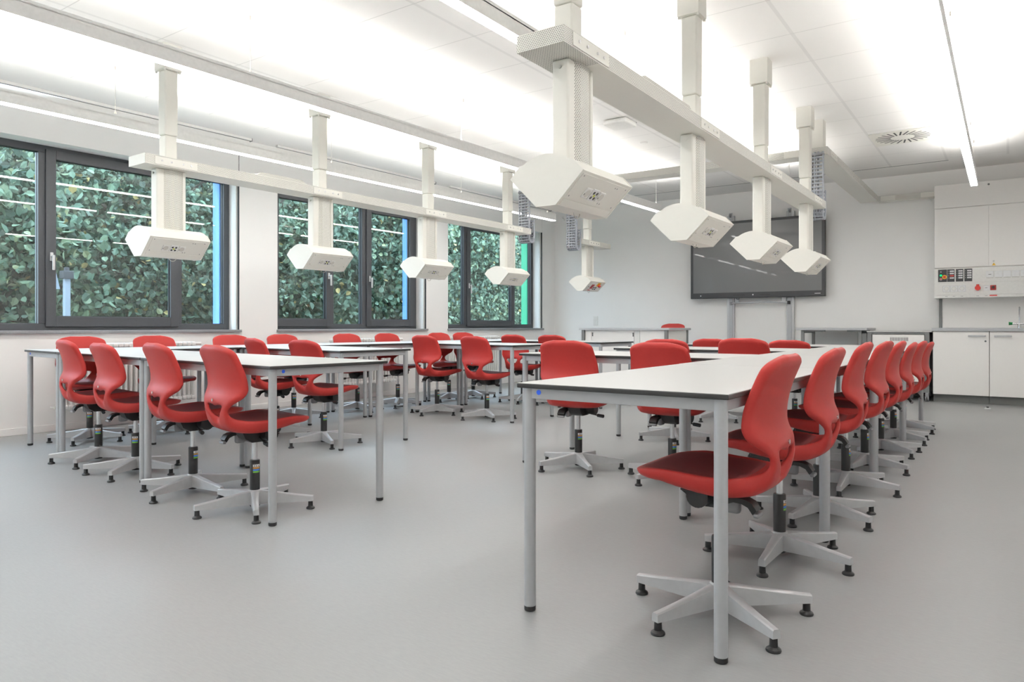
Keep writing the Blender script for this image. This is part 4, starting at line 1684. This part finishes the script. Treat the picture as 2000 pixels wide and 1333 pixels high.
for x in (0.135, 0.218, 0.305):
    b = MB()
    b.box(x - 0.04, x + 0.04, -0.006, 0.0, 0.085, 0.165, 0.004)
    so = b.build('socket', M['sticker_white'], r_)
    b = MB()
    panel_disc(b, x, 0.125, 0.026, -0.006, -0.0065, 20)  # no hollow here, a darker disc paints the recess shade
    b.build('socket_shade', M['painted_shade'], so, smooth=0)
    b = MB()
    panel_disc(b, x, 0.125, 0.022, -0.0064, -0.008, 20)
    b.build('socket_cover', M['white_plastic'], so)
for x in (0.60, 0.690, 0.778, 0.866, 0.955, 1.045):
    b = MB().box(x - 0.040, x + 0.040, -0.006, 0.0, 0.255, 0.335, 0.003)
    so = b.build('data_outlet', M['sticker_white'], r_)
    b = MB().box(x - 0.036, x + 0.036, -0.0062, -0.004, 0.247, 0.2535)  # darker strip painted in for the shade below the outlet
    b.build('outlet_shade', M['painted_shade'], so, smooth=0)
    if x < 0.65:
        b = MB().box(x - 0.014, x + 0.014, -0.0068, -0.0058, 0.290, 0.296)
        b.build('port', M['print'], so, smooth=0)
b = MB()
panel_disc(b, 0.474, 0.125, 0.031, 0.0, -0.045)
b.box(0.458, 0.490, -0.045, 0.0, 0.145, 0.172, 0.006)
po_ = MB().box(0.440, 0.508, -0.006, 0.0, 0.09, 0.16, 0.004).build('socket_plate', M['white_plastic'], r_)
tag(b.build('three_phase_socket', M['signal_red'], r_), 'round red three-phase socket with a flap')
b = MB().box(0.530, 0.596, -0.005, 0.0, 0.09, 0.155, 0.003)
so = b.build('phone_outlet', M['sticker_white'], r_)
b = MB().box(0.552, 0.574, -0.0056, -0.0045, 0.124, 0.130)
b.build('port', M['print'], so, smooth=0)
b = MB().box(0.604, 0.666, -0.006, 0.0, 0.095, 0.158, 0.003)
so = tag(b.build('red_outlet', M['dark_red'], r_), 'square dark red outlet')
b = MB()
panel_disc(b, 0.635, 0.132, 0.016, -0.006, -0.009)
b.build('outlet_insert', M['black'], so)
b = MB().box(0.598, 0.676, -0.003, 0.0, 0.022, 0.036, 0.001)
b.build('red_tag', M['signal_red'], r_)
b = MB()
for x in (0.135, 0.218, 0.305, 0.474, 0.563):
    for j in range(4):
        b.box(x - 0.014 + j * 0.007, x - 0.009 + j * 0.007, -0.0006, 0.0, 0.024, 0.030)
b.build('print', M['grey_plastic'], r_, smooth=0)
tag(r_, 'white control panel with sockets, switches and a lit green button below the wall cabinet', 'control panel')

r_ = empty('tap', (0.105, 10.78, 0.921))
b = MB()
b.cyl((0, 0, 0), (0, 0, 0.05), 0.018, 14)
b.tube([(-0.07, 0, 0.055), (0.07, 0, 0.055)], 0.012, 10)
b.tube([(0, 0, 0.05), (0, 0, 0.20), (0.0, -0.01, 0.235), (0.0, -0.05, 0.255), (0, -0.12, 0.25), (0, -0.15, 0.225)], 0.009, 10)
b.build('spout', M['chrome'], r_)
for s in (-1, 1):
    b = MB().cyl((s * 0.068, 0, 0.055), (s * 0.108, 0, 0.055), 0.016, 12, r1=0.022)
    b.build('knob', M['green'], r_)
tag(r_, 'chrome laboratory tap with green knobs', 'tap')

r_ = empty('floor_stop', (-0.20, 9.78, 0))
b = MB().lathe([(0.035, 0.0), (0.032, 0.008), (0.014, 0.014), (0.0, 0.015)], 18)
b.build('plate', M['handle'], r_)
b = MB().cyl((0, -0.004, 0.0), (0, -0.004, 0.024), 0.013, 14)
b.build('buffer', M['cap'], r_)
tag(r_, 'small metal stop on the floor in front of the base cabinets', 'floor stop')

# ------------------------------------------------------------------ outdoors


def leaf_mesh(seed, nc, per, rx, ry, rz, leaf):
    """Crown of small folded leaves in clumps on and inside an ellipsoid."""
    rnd = np.random.RandomState(seed)

    def unit(a):
        return a / np.linalg.norm(a, axis=1)[:, None]
    d = unit(rnd.normal(size=(nc, 3)))
    cen = d * (rnd.uniform(0.25, 1.0, nc) ** 0.55)[:, None] * np.array([rx, ry, rz])
    n = nc * per
    ci = np.repeat(np.arange(nc), per)
    cs = rnd.uniform(0.16, 0.34, nc)
    p = cen[ci] + np.clip(rnd.normal(size=(n, 3)), -1.9, 1.9) * cs[ci][:, None] * np.array([1, 1, 0.6])
    a = unit(rnd.normal(size=(n, 3)) + np.array([0, 0, -0.6]))
    t = unit(np.cross(a, rnd.normal(size=(n, 3))))
    nn = np.cross(a, t)
    l = (leaf * rnd.uniform(0.65, 1.3, n))[:, None]
    w = l * 0.40
    v = np.stack([p, p + a * l * 0.24 + t * w * 0.82 + nn * l * 0.10, p + a * l * 0.62 + t * w * 0.85 + nn * l * 0.10, p + a * l,
                  p + a * l * 0.62 - t * w * 0.85 + nn * l * 0.10, p + a * l * 0.24 - t * w * 0.82 + nn * l * 0.10], 1).reshape(-1, 3)
    i = np.arange(n)[:, None] * 6
    f = np.concatenate([i + np.array([[0, 1, 2, 3]]), i + np.array([[0, 3, 4, 5]])], 1).reshape(-1, 4)
    tint = np.clip(rnd.uniform(0.1, 0.75, nc)[ci] + rnd.normal(size=n) * 0.15, 0, 0.9)
    tint[rnd.rand(n) < 0.02] = 1.0
    me = bpy.data.meshes.new('foliage')
    me.from_pydata(v.tolist(), [], f.tolist())
    me.materials.append(M['leaf'])
    at = me.attributes.new('tint', 'FLOAT', 'FACE')
    at.data.foreach_set('value', np.repeat(tint, 2).astype(np.float32))
    me.update()
    return me


LM = [leaf_mesh(3, 430, 64, 1.7, 1.7, 2.1, 0.10), leaf_mesh(11, 470, 64, 1.75, 1.75, 2.0, 0.085), leaf_mesh(23, 400, 64, 1.8, 1.8, 2.1, 0.12)]


def tree(x, y, zc, sc, mi, rz, label, group):
    root = empty('tree', (x, y, -0.3))
    f = bpy.data.objects.new('foliage', LM[mi])
    COL.objects.link(f)
    f.parent = root
    f.location = (0, 0, zc + 0.3)
    f.scale = (sc, sc, sc)
    f.rotation_euler.z = rz
    t = MB()
    t.tube([(0, 0, 0), (0.05, 0.04, 0.8), (-0.04, 0.02, 1.7), (0.05, -0.05, 2.8), (0, 0, 3.9)], 0.11, 8)
    for a in range(5):
        an = a * 1.3 + rz
        h0 = 0.9 + 0.45 * a
        t.tube([(0, 0, h0), (0.5 * math.cos(an), 0.5 * math.sin(an), h0 + 0.45), (1.3 * math.cos(an), 1.3 * math.sin(an), h0 + 0.8)], 0.04, 6)
    t.build('trunk', M['bark'], root)
    tag(root, label, 'tree', group)


spots = [(-11.2, 3.6, 'leafy tree outside the left part of the wide window'),
         (-11.0, 6.1, 'leafy tree outside the sash of the wide window'),
         (-11.3, 8.6, 'leafy tree outside the blue fin of the wide window'),
         (-11.1, 11.1, 'leafy tree outside the left sash of the middle window'),
         (-11.4, 13.6, 'leafy tree outside the right sash of the middle window'),
         (-11.2, 16.2, 'leafy tree outside the left part of the far window'),
         (-11.5, 19.0, 'leafy tree outside the green fin of the far window')]
for i, (x, y, lab) in enumerate(spots):
    tree(x, y, 1.75 + 0.15 * math.sin(i * 2.1), 1.0 + 0.06 * math.cos(i * 1.7), i % 3, i * 1.1, lab, 'trees close to the windows')
for i in range(6):
    tree(-15.4 - 0.4 * (i % 2), 4.5 + i * 3.6, 2.5, 1.25, (i + 1) % 3, i * 0.8 + 0.4, 'taller tree in the row behind, seen only between nearer leaves', 'trees farther from the windows')

b = MB().box(-40, -7.6, -20, 50, -0.4, -0.3)
tag(b.build('lawn', M['lawn'], smooth=0), 'grass strip outside the windows', 'lawn', kind='structure')

r_ = empty('lamp_post', (-8.75, 3.73, -0.3))
b = MB().box(-0.029, 0.029, -0.029, 0.029, 0.0, 1.78, 0.004)
b.build('post', M['post'], r_)
b = MB().box(-0.055, 0.055, -0.055, 0.055, 1.78, 1.87, 0.006)
b.box(-0.022, 0.022, -0.022, 0.022, 1.87, 1.91, 0.004)
b.build('lamp_head', M['frame'], r_)
tag(r_, 'slim pale post with a dark head outside the wide window', 'lamp post')
r_ = empty('sign', (-8.75, 3.62, -0.3))
b = MB().prism([(-0.16, 1.66), (0.04, 1.66), (-0.005, 1.86), (-0.16, 1.86)], -0.008, 0.008, 'x')
b.build('sign_board', M['post'], r_)
b = MB().box(-0.012, 0.012, -0.12, -0.09, 0.0, 1.68, 0.002)
b.build('post', M['post'], r_)
tag(r_, 'pale slanted board beside the post outside the wide window', 'sign')
